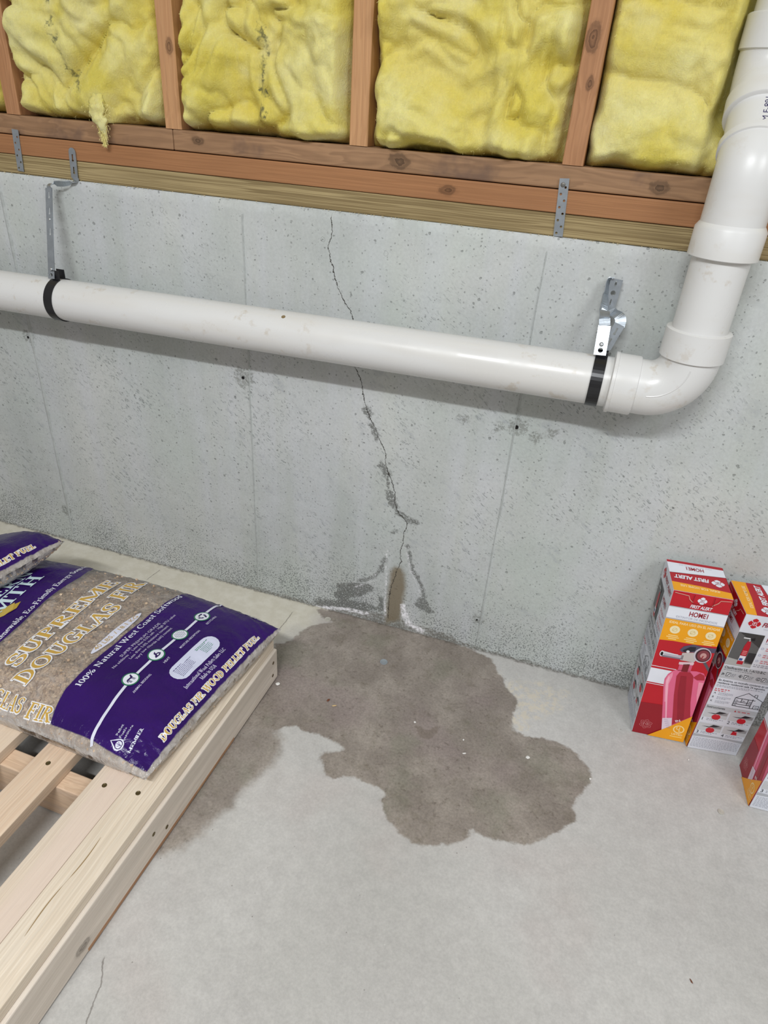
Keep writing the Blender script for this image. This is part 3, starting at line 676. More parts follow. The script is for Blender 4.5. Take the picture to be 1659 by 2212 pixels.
# ------------------------------------------------------------------ text and flat print
_txt = {}
def sans(s, bold=0.0, shear=0.0):
    """triangulated outline of a string in the built-in font, cap height 1, starting at x=0; returns verts, faces, width"""
    k = (s, bold, shear)
    if k not in _txt:
        cu = bpy.data.curves.new('tmp', 'FONT'); cu.body = s; cu.size = 1.0; cu.offset = bold; cu.shear = shear
        cu.resolution_u = 3; cu.fill_mode = 'FRONT'
        o = bpy.data.objects.new('tmp', cu); me = bpy.data.meshes.new_from_object(o)
        v = np.array([tuple(p.co)[:2] for p in me.vertices]) if len(me.vertices) else np.zeros((0, 2))
        f = [tuple(p.vertices) for p in me.polygons]
        bpy.data.objects.remove(o); bpy.data.curves.remove(cu); bpy.data.meshes.remove(me)
        if len(v):
            v[:, 0] -= v[:, 0].min()
            cap = 0.70; v /= cap
        _txt[k] = (v, f, v[:, 0].max() if len(v) else 0)
    return _txt[k]

# a small thick-and-thin serif face drawn from strokes: L line, A arc, serif bars added to L ends with flag
T_, t_ = .155, .062
def _c(x, a=0, b=1, w=T_): return ('L', x, a, x, b, w, 1)
GL = {
 'S': (.66, [('A', .33, .735, .225, .225, 25, 265, T_ * .95, t_), ('A', .33, .27, .25, .245, 90, -150, T_, t_), ('L', .545, .70, .545, .93, t_, 0), ('L', .085, .07, .085, .33, t_, 0)]),
 'U': (.88, [('L', .2, .36, .2, 1, T_, 2), ('A', .43, .34, .23, .31, 180, 360, T_, t_ * 1.3), ('L', .66, .34, .66, 1, t_ * 1.2, 2)]),
 'P': (.72, [_c(.2), ('A', .28, .735, .30, .235, 90, -90, T_, t_), ('L', .2, .97, .3, .97, t_, 0), ('L', .2, .5, .3, .5, t_, 0)]),
 'R': (.84, [_c(.2), ('A', .28, .745, .29, .225, 90, -90, T_, t_), ('L', .2, .97, .3, .97, t_, 0), ('L', .2, .52, .36, .52, t_, 0), ('L', .38, .50, .70, .02, T_, 3)]),
 'E': (.72, [_c(.2), ('L', .2, .965, .60, .965, t_, 0), ('L', .2, .035, .63, .035, t_, 0), ('L', .2, .52, .48, .52, t_, 0), ('L', .60, .78, .60, 1, t_, 0), ('L', .63, 0, .63, .25, t_, 0), ('L', .48, .42, .48, .62, t_, 0)]),
 'M': (1.10, [('L', .17, 0, .17, 1, t_, 1), _c(.92), ('L', .18, .96, .54, .06, T_, 0), ('L', .54, .06, .90, .96, t_, 0)]),
 'D': (.86, [_c(.2), ('A', .28, .5, .42, .47, 90, -90, T_, t_), ('L', .2, .97, .3, .97, t_, 0), ('L', .2, .03, .3, .03, t_, 0)]),
 'O': (.90, [('A', .44, .5, .335, .47, 0, 360, T_, t_)]),
 'C': (.80, [('A', .44, .5, .335, .47, 48, 318, T_, t_), ('L', .68, .70, .68, .97, t_, 0)]),
 'G': (.88, [('A', .44, .5, .335, .47, 48, 320, T_, t_), ('L', .68, .08, .68, .44, T_, 2), ('L', .67, .72, .67, .97, t_, 0)]),
 'L': (.68, [_c(.2), ('L', .2, .035, .58, .035, t_, 0), ('L', .58, 0, .58, .30, t_, 0)]),
 'A': (.86, [('L', .13, 0, .42, .98, t_, 3), ('L', .42, .98, .72, 0, T_, 3), ('L', .24, .32, .60, .32, t_, 0)]),
 'F': (.68, [_c(.2), ('L', .2, .965, .58, .965, t_, 0), ('L', .2, .50, .46, .50, t_, 0), ('L', .58, .74, .58, 1, t_, 0), ('L', .46, .40, .46, .60, t_, 0)]),
 'I': (.42, [_c(.21)]),
 'W': (1.16, [('L', .12, 1, .34, .02, T_, 4), ('L', .34, .02, .57, .95, t_, 0), ('L', .55, 1, .79, .02, T_, 4), ('L', .79, .02, 1.02, 1, t_, 4)]),
 'T': (.78, [_c(.38), ('L', .05, .965, .71, .965, t_, 0), ('L', .05, .75, .05, 1, t_, 0), ('L', .71, .75, .71, 1, t_, 0)]),
 'H': (.92, [_c(.2), _c(.70), ('L', .2, .5, .7, .5, t_, 0)]),
 'N': (.94, [('L', .17, 0, .17, 1, t_, 1), ('L', .75, 0, .75, 1, t_, 4), ('L', .19, .97, .73, .04, T_, 0)]),
 'B': (.76, [_c(.2), ('A', .28, .75, .25, .22, 90, -90, T_, t_), ('A', .28, .265, .30, .24, 90, -90, T_, t_), ('L', .2, .97, .3, .97, t_, 0), ('L', .2, .51, .3, .51, t_, 0), ('L', .2, .03, .3, .03, t_, 0)]),
 'a': (.56, [('A', .26, .50, .15, .16, 150, 0, T_ * .8, t_), ('L', .40, .5, .40, .03, T_ * .8, 0), ('A', .25, .19, .15, .17, 0, 360, T_ * .8, t_), ('L', .40, .03, .50, .03, t_, 0)]),
 'b': (.62, [('L', .16, .03, .16, 1, T_ * .8, 4), ('A', .30, .33, .20, .30, 0, 360, T_ * .8, t_)]),
 'c': (.52, [('A', .28, .33, .19, .30, 50, 315, T_ * .8, t_)]),
 'd': (.62, [('L', .44, 0, .44, 1, T_ * .8, 4), ('A', .29, .33, .20, .30, 0, 360, T_ * .8, t_)]),
 'e': (.54, [('A', .28, .33, .20, .30, 0, 315, T_ * .8, t_), ('L', .12, .36, .47, .36, t_, 0)]),
 'f': (.42, [('L', .18, 0, .18, .76, T_ * .8, 3), ('A', .31, .77, .13, .20, 180, 50, T_ * .7, t_), ('L', .05, .62, .36, .62, t_, 0)]),
 'g': (.58, [('A', .26, .44, .17, .20, 0, 360, T_ * .7, t_), ('A', .26, -.08, .20, .15, 0, 360, T_ * .5, t_), ('L', .40, .6, .53, .62, t_, 0)]),
 'h': (.64, [('L', .16, 0, .16, 1, T_ * .8, 1), ('A', .32, .45, .16, .18, 180, 0, T_ * .8, t_), ('L', .48, 0, .48, .46, T_ * .8, 3)]),
 'i': (.34, [('L', .17, 0, .17, .63, T_ * .8, 1), ('A', .17, .86, .045, .045, 0, 360, .09, .09)]),
 'l': (.34, [('L', .17, 0, .17, 1, T_ * .8, 1)]),
 'n': (.66, [('L', .16, 0, .16, .63, T_ * .8, 1), ('A', .33, .44, .17, .19, 180, 0, T_ * .8, t_), ('L', .50, 0, .50, .46, T_ * .8, 3)]),
 'o': (.60, [('A', .30, .33, .21, .30, 0, 360, T_ * .8, t_)]),
 'r': (.50, [('L', .16, 0, .16, .63, T_ * .8, 1), ('A', .32, .45, .15, .16, 150, 40, T_ * .7, t_)]),
 's': (.46, [('A', .23, .47, .13, .15, 30, 265, T_ * .7, t_), ('A', .23, .18, .15, .16, 90, -150, T_ * .7, t_)]),
 't': (.40, [('L', .18, .12, .18, .82, T_ * .8, 0), ('A', .29, .14, .11, .12, 180, 320, T_ * .6, t_), ('L', .05, .62, .36, .62, t_, 0)]),
 'u': (.64, [('L', .16, .2, .16, .63, T_ * .8, 4), ('A', .31, .2, .15, .17, 180, 360, T_ * .7, t_), ('L', .47, 0, .47, .63, T_ * .8, 4)]),
 'w': (.84, [('L', .08, .64, .26, .02, T_ * .8, 4), ('L', .26, .02, .42, .6, t_, 0), ('L', .40, .64, .58, .02, T_ * .8, 4), ('L', .58, .02, .76, .64, t_, 4)]),
 'y': (.60, [('L', .08, .64, .31, .04, T_ * .8, 4), ('L', .52, .64, .22, -.26, t_, 4)]),
 '1': (.46, [('L', .22, 0, .22, 1, T_, 3), ('L', .08, .84, .22, .97, t_, 0)]),
 '0': (.64, [('A', .31, .5, .22, .47, 0, 360, T_, t_)]),
 '%': (.96, [('A', .22, .74, .14, .22, 0, 360, T_ * .7, t_), ('A', .72, .26, .14, .22, 0, 360, T_ * .7, t_), ('L', .2, 0, .72, 1, t_, 0)]),
 ',': (.26, [('L', .14, .06, .09, -.16, .10, 0)]), '-': (.36, [('L', .05, .33, .31, .33, .09, 0)]), '.': (.24, [('L', .12, .0, .12, .11, .11, 0)]),
 ' ': (.34, []),
}
def serif(s, grow=0.0):
    """list of quads in cap-height units, and total width"""
    q = []; x0 = 0.0
    def line(x, y, X, Y, w, gx):
        d = math.hypot(X - x, Y - y); dx, dy = (X - x) / d, (Y - y) / d
        x -= dx * gx; y -= dy * gx; X += dx * gx; Y += dy * gx; h = w / 2 + gx; n = 3 if d > .5 else 1
        for i in range(n):
            a, b = i / n, (i + 1) / n
            p = (x + (X - x) * a, y + (Y - y) * a); r = (x + (X - x) * b, y + (Y - y) * b)
            q.append([(x0 + p[0] + dy * h, p[1] - dx * h), (x0 + r[0] + dy * h, r[1] - dx * h), (x0 + r[0] - dy * h, r[1] + dx * h), (x0 + p[0] - dy * h, p[1] + dx * h)])
    for ch in s:
        w, prims = GL[ch]
        for p in prims:
            if p[0] == 'L':
                _, x, y, X, Y, ww, fl = p
                line(x, y, X, Y, ww, grow)
                ends = [(x, y), (X, Y)]
                lo, hi = sorted(ends, key=lambda e: e[1])
                sl = ww / 2 + .085
                if fl in (1, 3) : line(lo[0] - sl, lo[1] + .025, lo[0] + sl, lo[1] + .025, .05, grow)
                if fl in (1, 2, 4): line(hi[0] - sl, hi[1] - .025, hi[0] + sl, hi[1] - .025, .05, grow)
            else:
                _, cx, cy, rx, ry, a0, a1, wM, wm = p
                n = max(6, int(abs(a1 - a0) / 24)); P = []
                for i in range(n + 1):
                    a = math.radians(a0 + (a1 - a0) * i / n); c, s_ = math.cos(a), math.sin(a)
                    ww = (wm + (wM - wm) * abs(c) ** 1.4) / 2 + grow
                    nx_, ny_ = c / rx, s_ / ry; L = math.hypot(nx_, ny_); nx_ /= L; ny_ /= L
                    bx, by = cx + rx * c, cy + ry * s_
                    P.append(((x0 + bx + nx_ * ww, by + ny_ * ww), (x0 + bx - nx_ * ww, by - ny_ * ww)))
                for i in range(n): q.append([P[i][0], P[i + 1][0], P[i + 1][1], P[i][1]])
        x0 += w
    return q, x0

class Art:
    """flat print gathered into one mesh; fmap(x, y, layer) -> world point"""
    def __init__(s, fmap, batch=None): s.fm = fmap; s.batch = batch; s.f = (lambda x, y, l: (x, y, l)) if batch else fmap; s.V = []; s.F = []; s.I = []; s.M = []
    def mi(s, c):
        m = ink(c) if isinstance(c, tuple) else c
        if m not in s.M: s.M.append(m)
        return s.M.index(m)
    def poly(s, pts, c, l=1):
        b = len(s.V); s.V += [s.f(x, y, l) for x, y in pts]
        a = sum(pts[i][0] * pts[(i + 1) % len(pts)][1] - pts[(i + 1) % len(pts)][0] * pts[i][1] for i in range(len(pts)))
        idx = list(range(b, b + len(pts)))
        s.F.append(tuple(idx if a > 0 else idx[::-1])); s.I.append(s.mi(c))
    def rect(s, x0, y0, x1, y1, c, l=1): s.poly([(x0, y0), (x1, y0), (x1, y1), (x0, y1)], c, l)
    def rings(s, pts, c, l=1, k=4):
        """convex outline filled with concentric rings so that it can follow a curved surface"""
        cx = sum(p[0] for p in pts) / len(pts); cy = sum(p[1] for p in pts) / len(pts); n = len(pts)
        sc = [1 - i / k for i in range(k)]
        for i in range(k):
            o = [(cx + (x - cx) * sc[i], cy + (y - cy) * sc[i]) for x, y in pts]
            if i == k - 1: s.poly(o, c, l); break
            q = [(cx + (x - cx) * sc[i + 1], cy + (y - cy) * sc[i + 1]) for x, y in pts]
            for j in range(n): s.poly([o[j], o[(j + 1) % n], q[(j + 1) % n], q[j]], c, l)
    def ell(s, cx, cy, rx, ry, c, l=1, n=24, k=1, rot=0.0):
        P = []
        for i in range(n):
            a = 2 * math.pi * i / n; x, y = rx * math.cos(a), ry * math.sin(a)
            P.append((cx + x * math.cos(rot) - y * math.sin(rot), cy + x * math.sin(rot) + y * math.cos(rot)))
        s.rings(P, c, l, k) if k > 1 else s.poly(P, c, l)
    def ring(s, cx, cy, r, w, c, l=1, n=24, ry=None):
        ry = ry or r
        for i in range(n):
            a, b = 2 * math.pi * i / n, 2 * math.pi * (i + 1) / n
            s.poly([(cx + (r - w) * math.cos(a), cy + (ry - w) * math.sin(a)), (cx + r * math.cos(a), cy + ry * math.sin(a)), (cx + r * math.cos(b), cy + ry * math.sin(b)), (cx + (r - w) * math.cos(b), cy + (ry - w) * math.sin(b))], c, l)
    def line(s, pts, w, c, l=1, sub=0):
        P = [Vector((*p, 0)) for p in pts]
        if sub: P = smooth_path([tuple(p) for p in P], sub)
        q = []
        for i, p in enumerate(P):
            t = (P[min(i + 1, len(P) - 1)] - P[max(i - 1, 0)]).normalized(); n = Vector((-t.y, t.x, 0)) * w / 2
            q.append(((p + n)[:2], (p - n)[:2]))
        for i in range(len(q) - 1): s.poly([q[i][1], q[i + 1][1], q[i + 1][0], q[i][0]], c, l)
    def text(s, txt, p0, p1, h, c, l=2, bold=0.0, shear=0.0, up=None):
        """fit a string between baseline points p0 and p1 with cap height h"""
        v, f, w = sans(txt, bold, shear)
        if not len(v): return
        dx, dy = p1[0] - p0[0], p1[1] - p0[1]; L = math.hypot(dx, dy); ux, uy = (-dy / L * h, dx / L * h) if up is None else up
        if len(txt) == 1: dx, dy = dx / L * h * w, dy / L * h * w
        b = len(s.V)
        s.V += [s.f(p0[0] + x / w * dx + y * ux, p0[1] + x / w * dy + y * uy, l) for x, y in v]
        k = s.mi(c)
        for q in f: s.F.append(tuple(b + i for i in q)); s.I.append(k)
    def serif(s, txt, p0, p1, h, c, l=2, grow=0.0, up=None, slant=0.0):
        q, w = serif(txt, grow)
        dx, dy = p1[0] - p0[0], p1[1] - p0[1]; L = math.hypot(dx, dy); ux, uy = (-dy / L * h, dx / L * h) if up is None else up
        for quad in q: s.poly([(p0[0] + (x + slant * y) / w * dx + y * ux, p0[1] + (x + slant * y) / w * dy + y * uy) for x, y in quad], c, l)
    def greek(s, x0, y0, x1, n, dy, h, c, l=2, seed=1):
        """unreadable small print: rows of broken word strokes"""
        r = random.Random(seed)
        for i in range(n):
            x = x0; y = y0 - i * dy; e = x1 if i < n - 1 else x0 + (x1 - x0) * .7
            while x < e:
                w = r.uniform(.25, .8) * h * 5; s.rect(x, y, min(x + w, e), y + h, c, l); x += w + h * 1.1
    def build(s, name, parent, label=None):
        V = s.batch(np.array(s.V)) if s.batch else s.V
        me = mesh(name, V, s.F, s.M, False, s.I)
        return link(name, me, parent, None, label)

# ------------------------------------------------------------------ drain pipe
PY = -.075; PR = .0445
def pz(x): return .7512 + (x + 1.32) * .0148
drain = thing('drain_pipe', (.17, PY, .72), 'white plastic drain pipe running along the wall and rising at the elbow', 'pipe')
link('pipe_run', sweep('pipe_run', [(-2.55, PY, pz(-2.55)), (-1.2, PY, pz(-1.2)), (-.5, PY, pz(-.5)), (.062, PY, pz(.062))], [PR] * 4, M_PVC, 56), drain, label='long horizontal white pipe')
hx_ = -.5895; th_ = math.radians(62)
hv = Vector((0, -math.cos(th_), math.sin(th_))); hc = Vector((hx_, PY, pz(hx_))) + hv * PR
link('drilled_hole', lathe('drilled_hole', hc, hv, [(-.001, .0042), (.0003, .0042), (.0005, .0034), (.0001, .0030)], mat_plain('stained_hole', lin((134, 116, 84)), .8), 14), drain, label='small brown-rimmed hole')
ze = pz(.1); HR = .0528
RX = .1705; R_ = .062
def arc(cx, cz, r, a0, a1, n): return [(cx + r * math.sin(math.radians(a0 + (a1 - a0) * i / n)), PY, cz - r * math.cos(math.radians(a0 + (a1 - a0) * i / n))) for i in range(n + 1)]
ep = [(.0505, PY, ze), (.0515, PY, ze), (.092, PY, ze), (.0945, PY, ze), (.0955, PY, ze)] + arc(RX - R_, ze + R_, R_, 2, 88, 16)[0:] + [(RX, PY, ze + R_ + .004), (RX, PY, ze + R_ + .005), (RX, PY, .8855), (RX, PY, .887)]
er = [.0500, HR, HR, HR - .001, .0485] + [.0485] * 17 + [.0485, HR, HR, .0500]
link('elbow', sweep('elbow', ep, er, M_PVC, 56), drain, label='glossy white ninety degree elbow')
link('elbow_collar', sweep('elbow_collar', [(.0485, PY, ze), (.0505, PY, ze), (.0560, PY, ze), (.0575, PY, ze)], [.050, .0545, .0545, .051], M_PVC, 56), drain)
link('riser', sweep('riser', [(RX, PY, .86), (RX, PY, .95), (RX, PY, 1.03)], [PR] * 3, M_PVC, 56), drain)
# coupling and two 45-degree bends stepping back into the stud bay
cp = [(RX, PY, 1.0015), (RX, PY, 1.003), (RX, PY, 1.044), (RX, PY, 1.049), (RX, PY, 1.052), (RX, PY, 1.098)]
bend = []
R2 = .055
for i in range(9):
    a = math.radians(45 * i / 8); bend.append((RX, PY + R2 * (1 - math.cos(a)), 1.107 + R2 * math.sin(a)))
d45 = Vector((0, math.sin(math.pi / 4), math.cos(math.pi / 4)))
e1 = Vector(bend[-1])
link('lower_bend', sweep('lower_bend', cp + bend + [tuple(e1 + d45 * .002), tuple(e1 + d45 * .003), tuple(e1 + d45 * .014), tuple(e1 + d45 * .0155)], [.0500, HR + .0005, HR + .0005, .0500, .0478, .0478] + [.0478] * 9 + [.0478, .0505, .0505, .047], M_PVC, 56, ref=(1, 0, 0)), drain)
e2 = e1 + d45 * .078
link('offset_pipe', sweep('offset_pipe', [tuple(e1 - d45 * .004), tuple(e1 + d45 * .03), tuple(e2 + d45 * .004)], [PR] * 3, M_PVC, 56, ref=(1, 0, 0)), drain)
b2 = []; R3 = .075
for i in range(9):
    a = math.radians(45 - 45 * i / 8)
    b2.append((RX, e2.y + d45.y * .034 + R3 * (math.cos(a) - math.cos(math.pi / 4)), e2.z + d45.z * .034 + R3 * (math.sin(math.pi / 4) - math.sin(a))))
zt = b2[-1][2]; yt = b2[-1][1]
link('upper_bend', sweep('upper_bend', [tuple(e2 - d45 * .012), tuple(e2 - d45 * .0105), tuple(e2 + d45 * .018), tuple(e2 + d45 * .020)] + b2 + [(RX, yt, zt + .002), (RX, yt, zt + .004), (RX, yt, zt + .047), (RX, yt, zt + .049)], [.0485, .0510, .0510, .0480] + [.0480] * 9 + [.0480, .0515, .0515, .049], M_PVC, 56, ref=(1, 0, 0)), drain)
link('upper_pipe', sweep('upper_pipe', [(RX, yt, zt + .01), (RX, yt, zt + .2), (RX, yt, ZT)], [PR] * 3, M_PVC, 56, ref=(1, 0, 0)), drain)
# stamped lettering along the short pipe
xax = Vector((1, 0, 0)); nax = xax.cross(d45)
def fpipe(x, y, l):
    th = x / PR; c = e1 + d45 * .030
    return c + d45 * y + (nax * math.cos(th) + xax * math.sin(th)) * (PR + .0002 * l)
ar = Art(fpipe)
ar.text('M F-891-0', (.004, -.012), (.004, .044), .0085, (52, 48, 92), 1)
ar.build('stamped_lettering', drain, 'dark blue stamped characters')
# mould line and flat web on the elbow
link('mould_seam', sweep('mould_seam', [(x, y - .0486 * 0, z) for x, y, z in [(p[0], PY - .0484, p[2]) for p in arc(RX - R_, ze + R_, R_, 4, 84, 14)]], [.0011] * 15, M_PVC, 6), drain)

# ------------------------------------------------------------------ pipe hangers and straps
def band(x, w, name='clamp_band'):
    V = []; F = []; n = 44; zc = pz(x)
    for k in range(n + 1):
        a = math.radians(90 + 12 + (360 - 24) * k / n)
        for r in (PR + .0004, PR + .0024):
            for sx in (-w / 2, w / 2):
                V.append((x + sx, PY + r * math.cos(a), zc + r * math.sin(a)))
        if k:
            b = (k - 1) * 4
            F += [(b, b + 1, b + 5, b + 4), (b + 2, b + 6, b + 7, b + 3), (b, b + 4, b + 6, b + 2), (b + 1, b + 3, b + 7, b + 5)]
    F += [(0, 2, 3, 1), (n * 4, n * 4 + 1, n * 4 + 3, n * 4 + 2)]
    return mesh(name, V, F, M_BLACK)
def dome(name, p, nrm, r, mat, h=None):
    p = Vector(p); n = Vector(nrm).normalized(); h = h or r * .55
    return sweep(name, [tuple(p - n * .0012), tuple(p), tuple(p + n * h * .55), tuple(p + n * h * .9), tuple(p + n * h)], [r, r, r * .85, r * .5, r * .12], mat, 14)

h1x = -1.146
hg = thing('pipe_hanger', (h1x, -.04, pz(h1x) + .05), 'long bent galvanised hanger strap with black clamp at left end of pipe', 'pipe hanger', 'pipe hangers')
link('clamp_band', band(h1x, .021), hg, label='black metal clamp band')
zb1 = pz(h1x) + PR
for sy, nm in ((-1, 'clamp_ear'), (1, 'clamp_ear')):
    link(nm, boxm(nm, h1x - .0105, h1x + .0105, PY + sy * .0085 - .0009, PY + sy * .0085 + .0009, zb1 - .006, zb1 + .020, M_BLACK, .0006), hg)
def slot(cx, cy, L=.010, r=.0016, R=.0026):
    """keyhole outline"""
    return [(cx - r, cy), (cx - r, cy + L), (cx + r, cy + L), (cx + r, cy)] + [(cx + R * math.cos(math.radians(a)), cy - .0018 + R * math.sin(math.radians(a))) for a in (30, 0, -40, -90, -140, 180, 150)]
# upper tab flat on the sill, then side-step, then down to the clamp
M1 = Matrix.Translation((-1.124, YP - .0032, 1.025)) @ Matrix.Rotation(math.radians(4), 4, 'Y') @ Matrix.Rotation(math.radians(90), 4, 'X')
out = [(-.0085, -.028), (.0085, -.028), (.0085, .022)] + [(.0085 * math.cos(math.radians(a)), .022 + .0085 * math.sin(math.radians(a))) for a in (30, 60, 90, 120, 150)] + [(-.0085, .022)]
link('strap_tab', plate2d('strap_tab', out, [slot(0, -.016), slot(0, .008)], .0014, M_STEEL, M1), hg)
pth = smooth_path([(-1.1235, YP - .003, .999), (-1.1260, YP - .006, .991), (-1.138, -.014, .9865), (-1.156, -.024, .9855), (-1.166, -.030, .982), (-1.1675, -.032, .974)], 5)
link('strap_step', ribbon('strap_step', pth, .0168, .0014, M_STEEL, [(1, 0, .25)] * 8 + [(.75, -.3, .6)] * 8 + [(.9, -.25, .2)] * (len(pth) - 16)), hg)
a = Vector((-1.1675, -.033, .977)); b = Vector((-1.154, PY - .0105, zb1 + .012)); dv = b - a; L = dv.length
zax = Vector((0, -1, 0)); yax = -dv.normalized(); xx = yax.cross(zax).normalized(); zax = xx.cross(yax)
M2 = Matrix((xx, yax, zax)).transposed().to_4x4(); M2.translation = b
out = [(-.0085, -.010), (.0085, -.010), (.0085, L), (-.0085, L)]
link('strap_arm', plate2d('strap_arm', out, [circ(0, -.002, .0036), slot(0, L * .48), slot(0, L * .72, .009), slot(0, L - .017, .009)], .0014, M_STEEL, M2), hg)
link('screw', dome('screw', M2 @ Vector((0, .010, .001)), M2.to_3x3() @ Vector((0, 0, 1)), .0036, M_ZINC), hg)
link('screw', dome('screw', M2 @ Vector((0, L * .64, .001)), M2.to_3x3() @ Vector((0, 0, 1)), .0030, M_ZINC), hg)

h2x = .0255
hg2 = thing('pipe_hanger', (h2x, -.04, pz(h2x) + .05), 'short twisted shiny galvanised hanger with black clamp beside the elbow', 'pipe hanger', 'pipe hangers')
link('clamp_band', band(h2x, .021), hg2, label='black metal clamp band')
zb2 = pz(h2x) + PR
for sy in (-1, 1):
    link('clamp_ear', boxm('clamp_ear', h2x - .0105, h2x + .0105, PY + sy * .0075 - .0009, PY + sy * .0075 + .0009, zb2 - .006, zb2 + .010, M_BLACK, .0006), hg2)
a = Vector((.0215, PY - .012, zb2 + .005)); b = Vector((.0185, PY + .008, zb2 + .052)); dv = b - a; L = dv.length
yax = dv.normalized(); zax = Vector((0, -1, 0)); xx = yax.cross(zax).normalized(); zax = xx.cross(yax)
M3 = Matrix((xx, yax, zax)).transposed().to_4x4(); M3.translation = a
link('strap_arm', plate2d('strap_arm', [(-.0105, 0), (.0105, 0), (.0105, L), (-.0105, L)], [circ(0, .0085, .0045)], .0016, M_STEEL, M3), hg2, label='shiny lower plate of the hanger strap')
link('screw', dome('screw', M3 @ Vector((0, .0185, .001)), M3.to_3x3() @ Vector((0, 0, 1)), .0040, M_ZINC), hg2)
pth = smooth_path([tuple(b), (.0145, PY + .020, zb2 + .068), (.0100, -.036, .897), (.0085, -.022, .918), (.0090, -.012, .934), (.0150, -.0095, .9385)], 5)
link('strap_twist', ribbon('strap_twist', pth, .0190, .0016, M_STEEL, [(1, 0, 0)] * 4 + [(.85, .5, 0)] * 4 + [(.45, .9, 0)] * 6 + [(.3, .95, 0)] * (len(pth) - 14)), hg2)
M4 = Matrix.Translation((.0205, -.0125, .909)) @ Matrix.Rotation(math.radians(3), 4, 'Y') @ Matrix.Rotation(math.radians(86), 4, 'X')
link('wall_plate', plate2d('wall_plate', [(-.0105, -.026), (.0105, -.026), (.0105, .028), (-.0105, .028)], [circ(0, .004, .0044), circ(0, .020, .0018, 8, .005), circ(0, -.012, .0014, 8, .006)], .0016, M_STEEL, M4), hg2)
pth = smooth_path([(.0210, -.0140, .8835), (.0265, -.018, .8810), (.0390, -.027, .8785), (.0440, -.032, .872), (.0440, -.036, .862)], 5)
link('strap_loop', ribbon('strap_loop', pth, .0190, .0016, M_STEEL, [(.6, .2, .6)] * 6 + [(1, .2, .3)] * (len(pth) - 6)), hg2)
a = Vector((.0290, -.047, .8205)); b = Vector((.0440, -.036, .866)); dv = b - a; L = dv.length
yax = dv.normalized(); zax = Vector((.1, -1, 0)); xx = yax.cross(zax).normalized(); zax = xx.cross(yax)
M5 = Matrix((xx, yax, zax)).transposed().to_4x4(); M5.translation = a
link('strap_tail', plate2d('strap_tail', [(-.0095, .004), (-.005, 0), (.005, 0), (.0095, .004), (.0095, L), (-.0095, L)], [slot(0, .013, .009), slot(0, .033, .009)], .0016, M_STEEL, M5), hg2)

def perf_strap(cx0, z0, cx1, z1, w, n, label, top_screw):
    t = thing('perforated_strap', (cx1, YP - .003, z1), label, 'metal strap', 'perforated tie straps on the plates')
    dv = Vector((cx0 - cx1, 0, z0 - z1)); L = dv.length; y = dv.normalized(); zx = Vector((0, -1, 0)); xx = y.cross(zx)
    M = Matrix((xx, y, zx)).transposed().to_4x4(); M.translation = (cx1, YP - .0024, z1)
    holes = [circ((.0034 if k % 2 else -.0034), .006 + k * (L - .020) / (n - 1), .0021, 10) for k in range(n)]
    link('strap_body', plate2d('strap_body', [(-w / 2, 0), (w / 2, 0), (w / 2, L), (-w / 2, L)], holes, .0012, M_STEEL, M), t)
    if top_screw:
        link('nail_head', dome('nail_head', M @ Vector((-.0015, L - .010, .0006)), (0, -1, 0), .0042, mat_plain('dull_nail', lin((120, 118, 114)), .5, .7), .0012), t)
perf_strap(-.1016, 1.0862, -.0948, .9930, .0165, 8, 'perforated steel strap below the stud near the drain pipe', True)
perf_strap(-1.2625, 1.0790, -1.2680, .9985, .0165, 6, 'perforated steel strap on the plates at far left', False)

# ------------------------------------------------------------------ pallet
A0 = np.array([-.531, -.275]); UU = np.array([-0.99980112, 0.01994284]); VV = np.array([-0.01994284, -0.99980112])
def W(u, v, z):
    q = A0 + UU * u + VV * v; return (float(q[0]), float(q[1]), float(z))
def slab(name, u0, u1, v0, v1, z0, z1, mat, bw=.0012):
    return hexa(name, [W(u1, v1, z0), W(u0, v1, z0), W(u0, v0, z0), W(u1, v0, z0), W(u1, v1, z1), W(u0, v1, z1), W(u0, v0, z1), W(u1, v0, z1)], mat, bw)
SLATW = [mat_wood('maple_slat_%d' % k, lin(l), lin(d), 1, r, .8, knots=kn, lines=.42, stretch=.02, wobble=.7, shift=(k * 3.1, k * 1.7, 0), tint=lin(tn)) for k, (l, d, r, tn, kn) in enumerate([
    ((225, 212, 194), (205, 186, 162), 44, (229, 217, 199), ()), ((221, 206, 188), (203, 182, 160), 46, (219, 200, 186), ()),
    ((224, 203, 180), (202, 170, 142), 42, (224, 205, 188), ()), ((226, 208, 184), (204, 178, 148), 42, (222, 202, 182), ())])]
RAILW = mat_wood('side_rail_wood', lin((230, 220, 208)), lin((208, 194, 180)), 1, 30, .8, knots=((-.5435, -.928, .028, .013),), lines=.45, stretch=.02, tint=lin((196, 186, 174)))
RAILB = mat_wood('bark_edge_wood', lin((188, 150, 118)), lin((150, 108, 78)), 1, 50, 1.0, lines=.6, stretch=.02)
CROSSW = mat_wood('cross_rail_wood', lin((218, 190, 162)), lin((184, 152, 126)), 0, 34, .8, lines=.4, tint=lin((202, 184, 172)))
PL = .913
pal = thing('wooden_pallet', W(.58, PL / 2, 0), 'low pale timber pallet of spaced slats under the purple bags', 'pallet')
ZS0, ZS1 = .0897, .1128
slats = [(.0075, .0710), (.0716, .1345)] + [(.198 + k * .1275, .262 + k * .1275) for k in range(8)]
for k, (a, b) in enumerate(slats):
    link('slat', slab('slat', a, b, .001, PL, ZS0, ZS1, SLATW[0 if k == 0 else 1 + (k - 1) % 3]), pal)
PW = slats[-1][1] + .0075
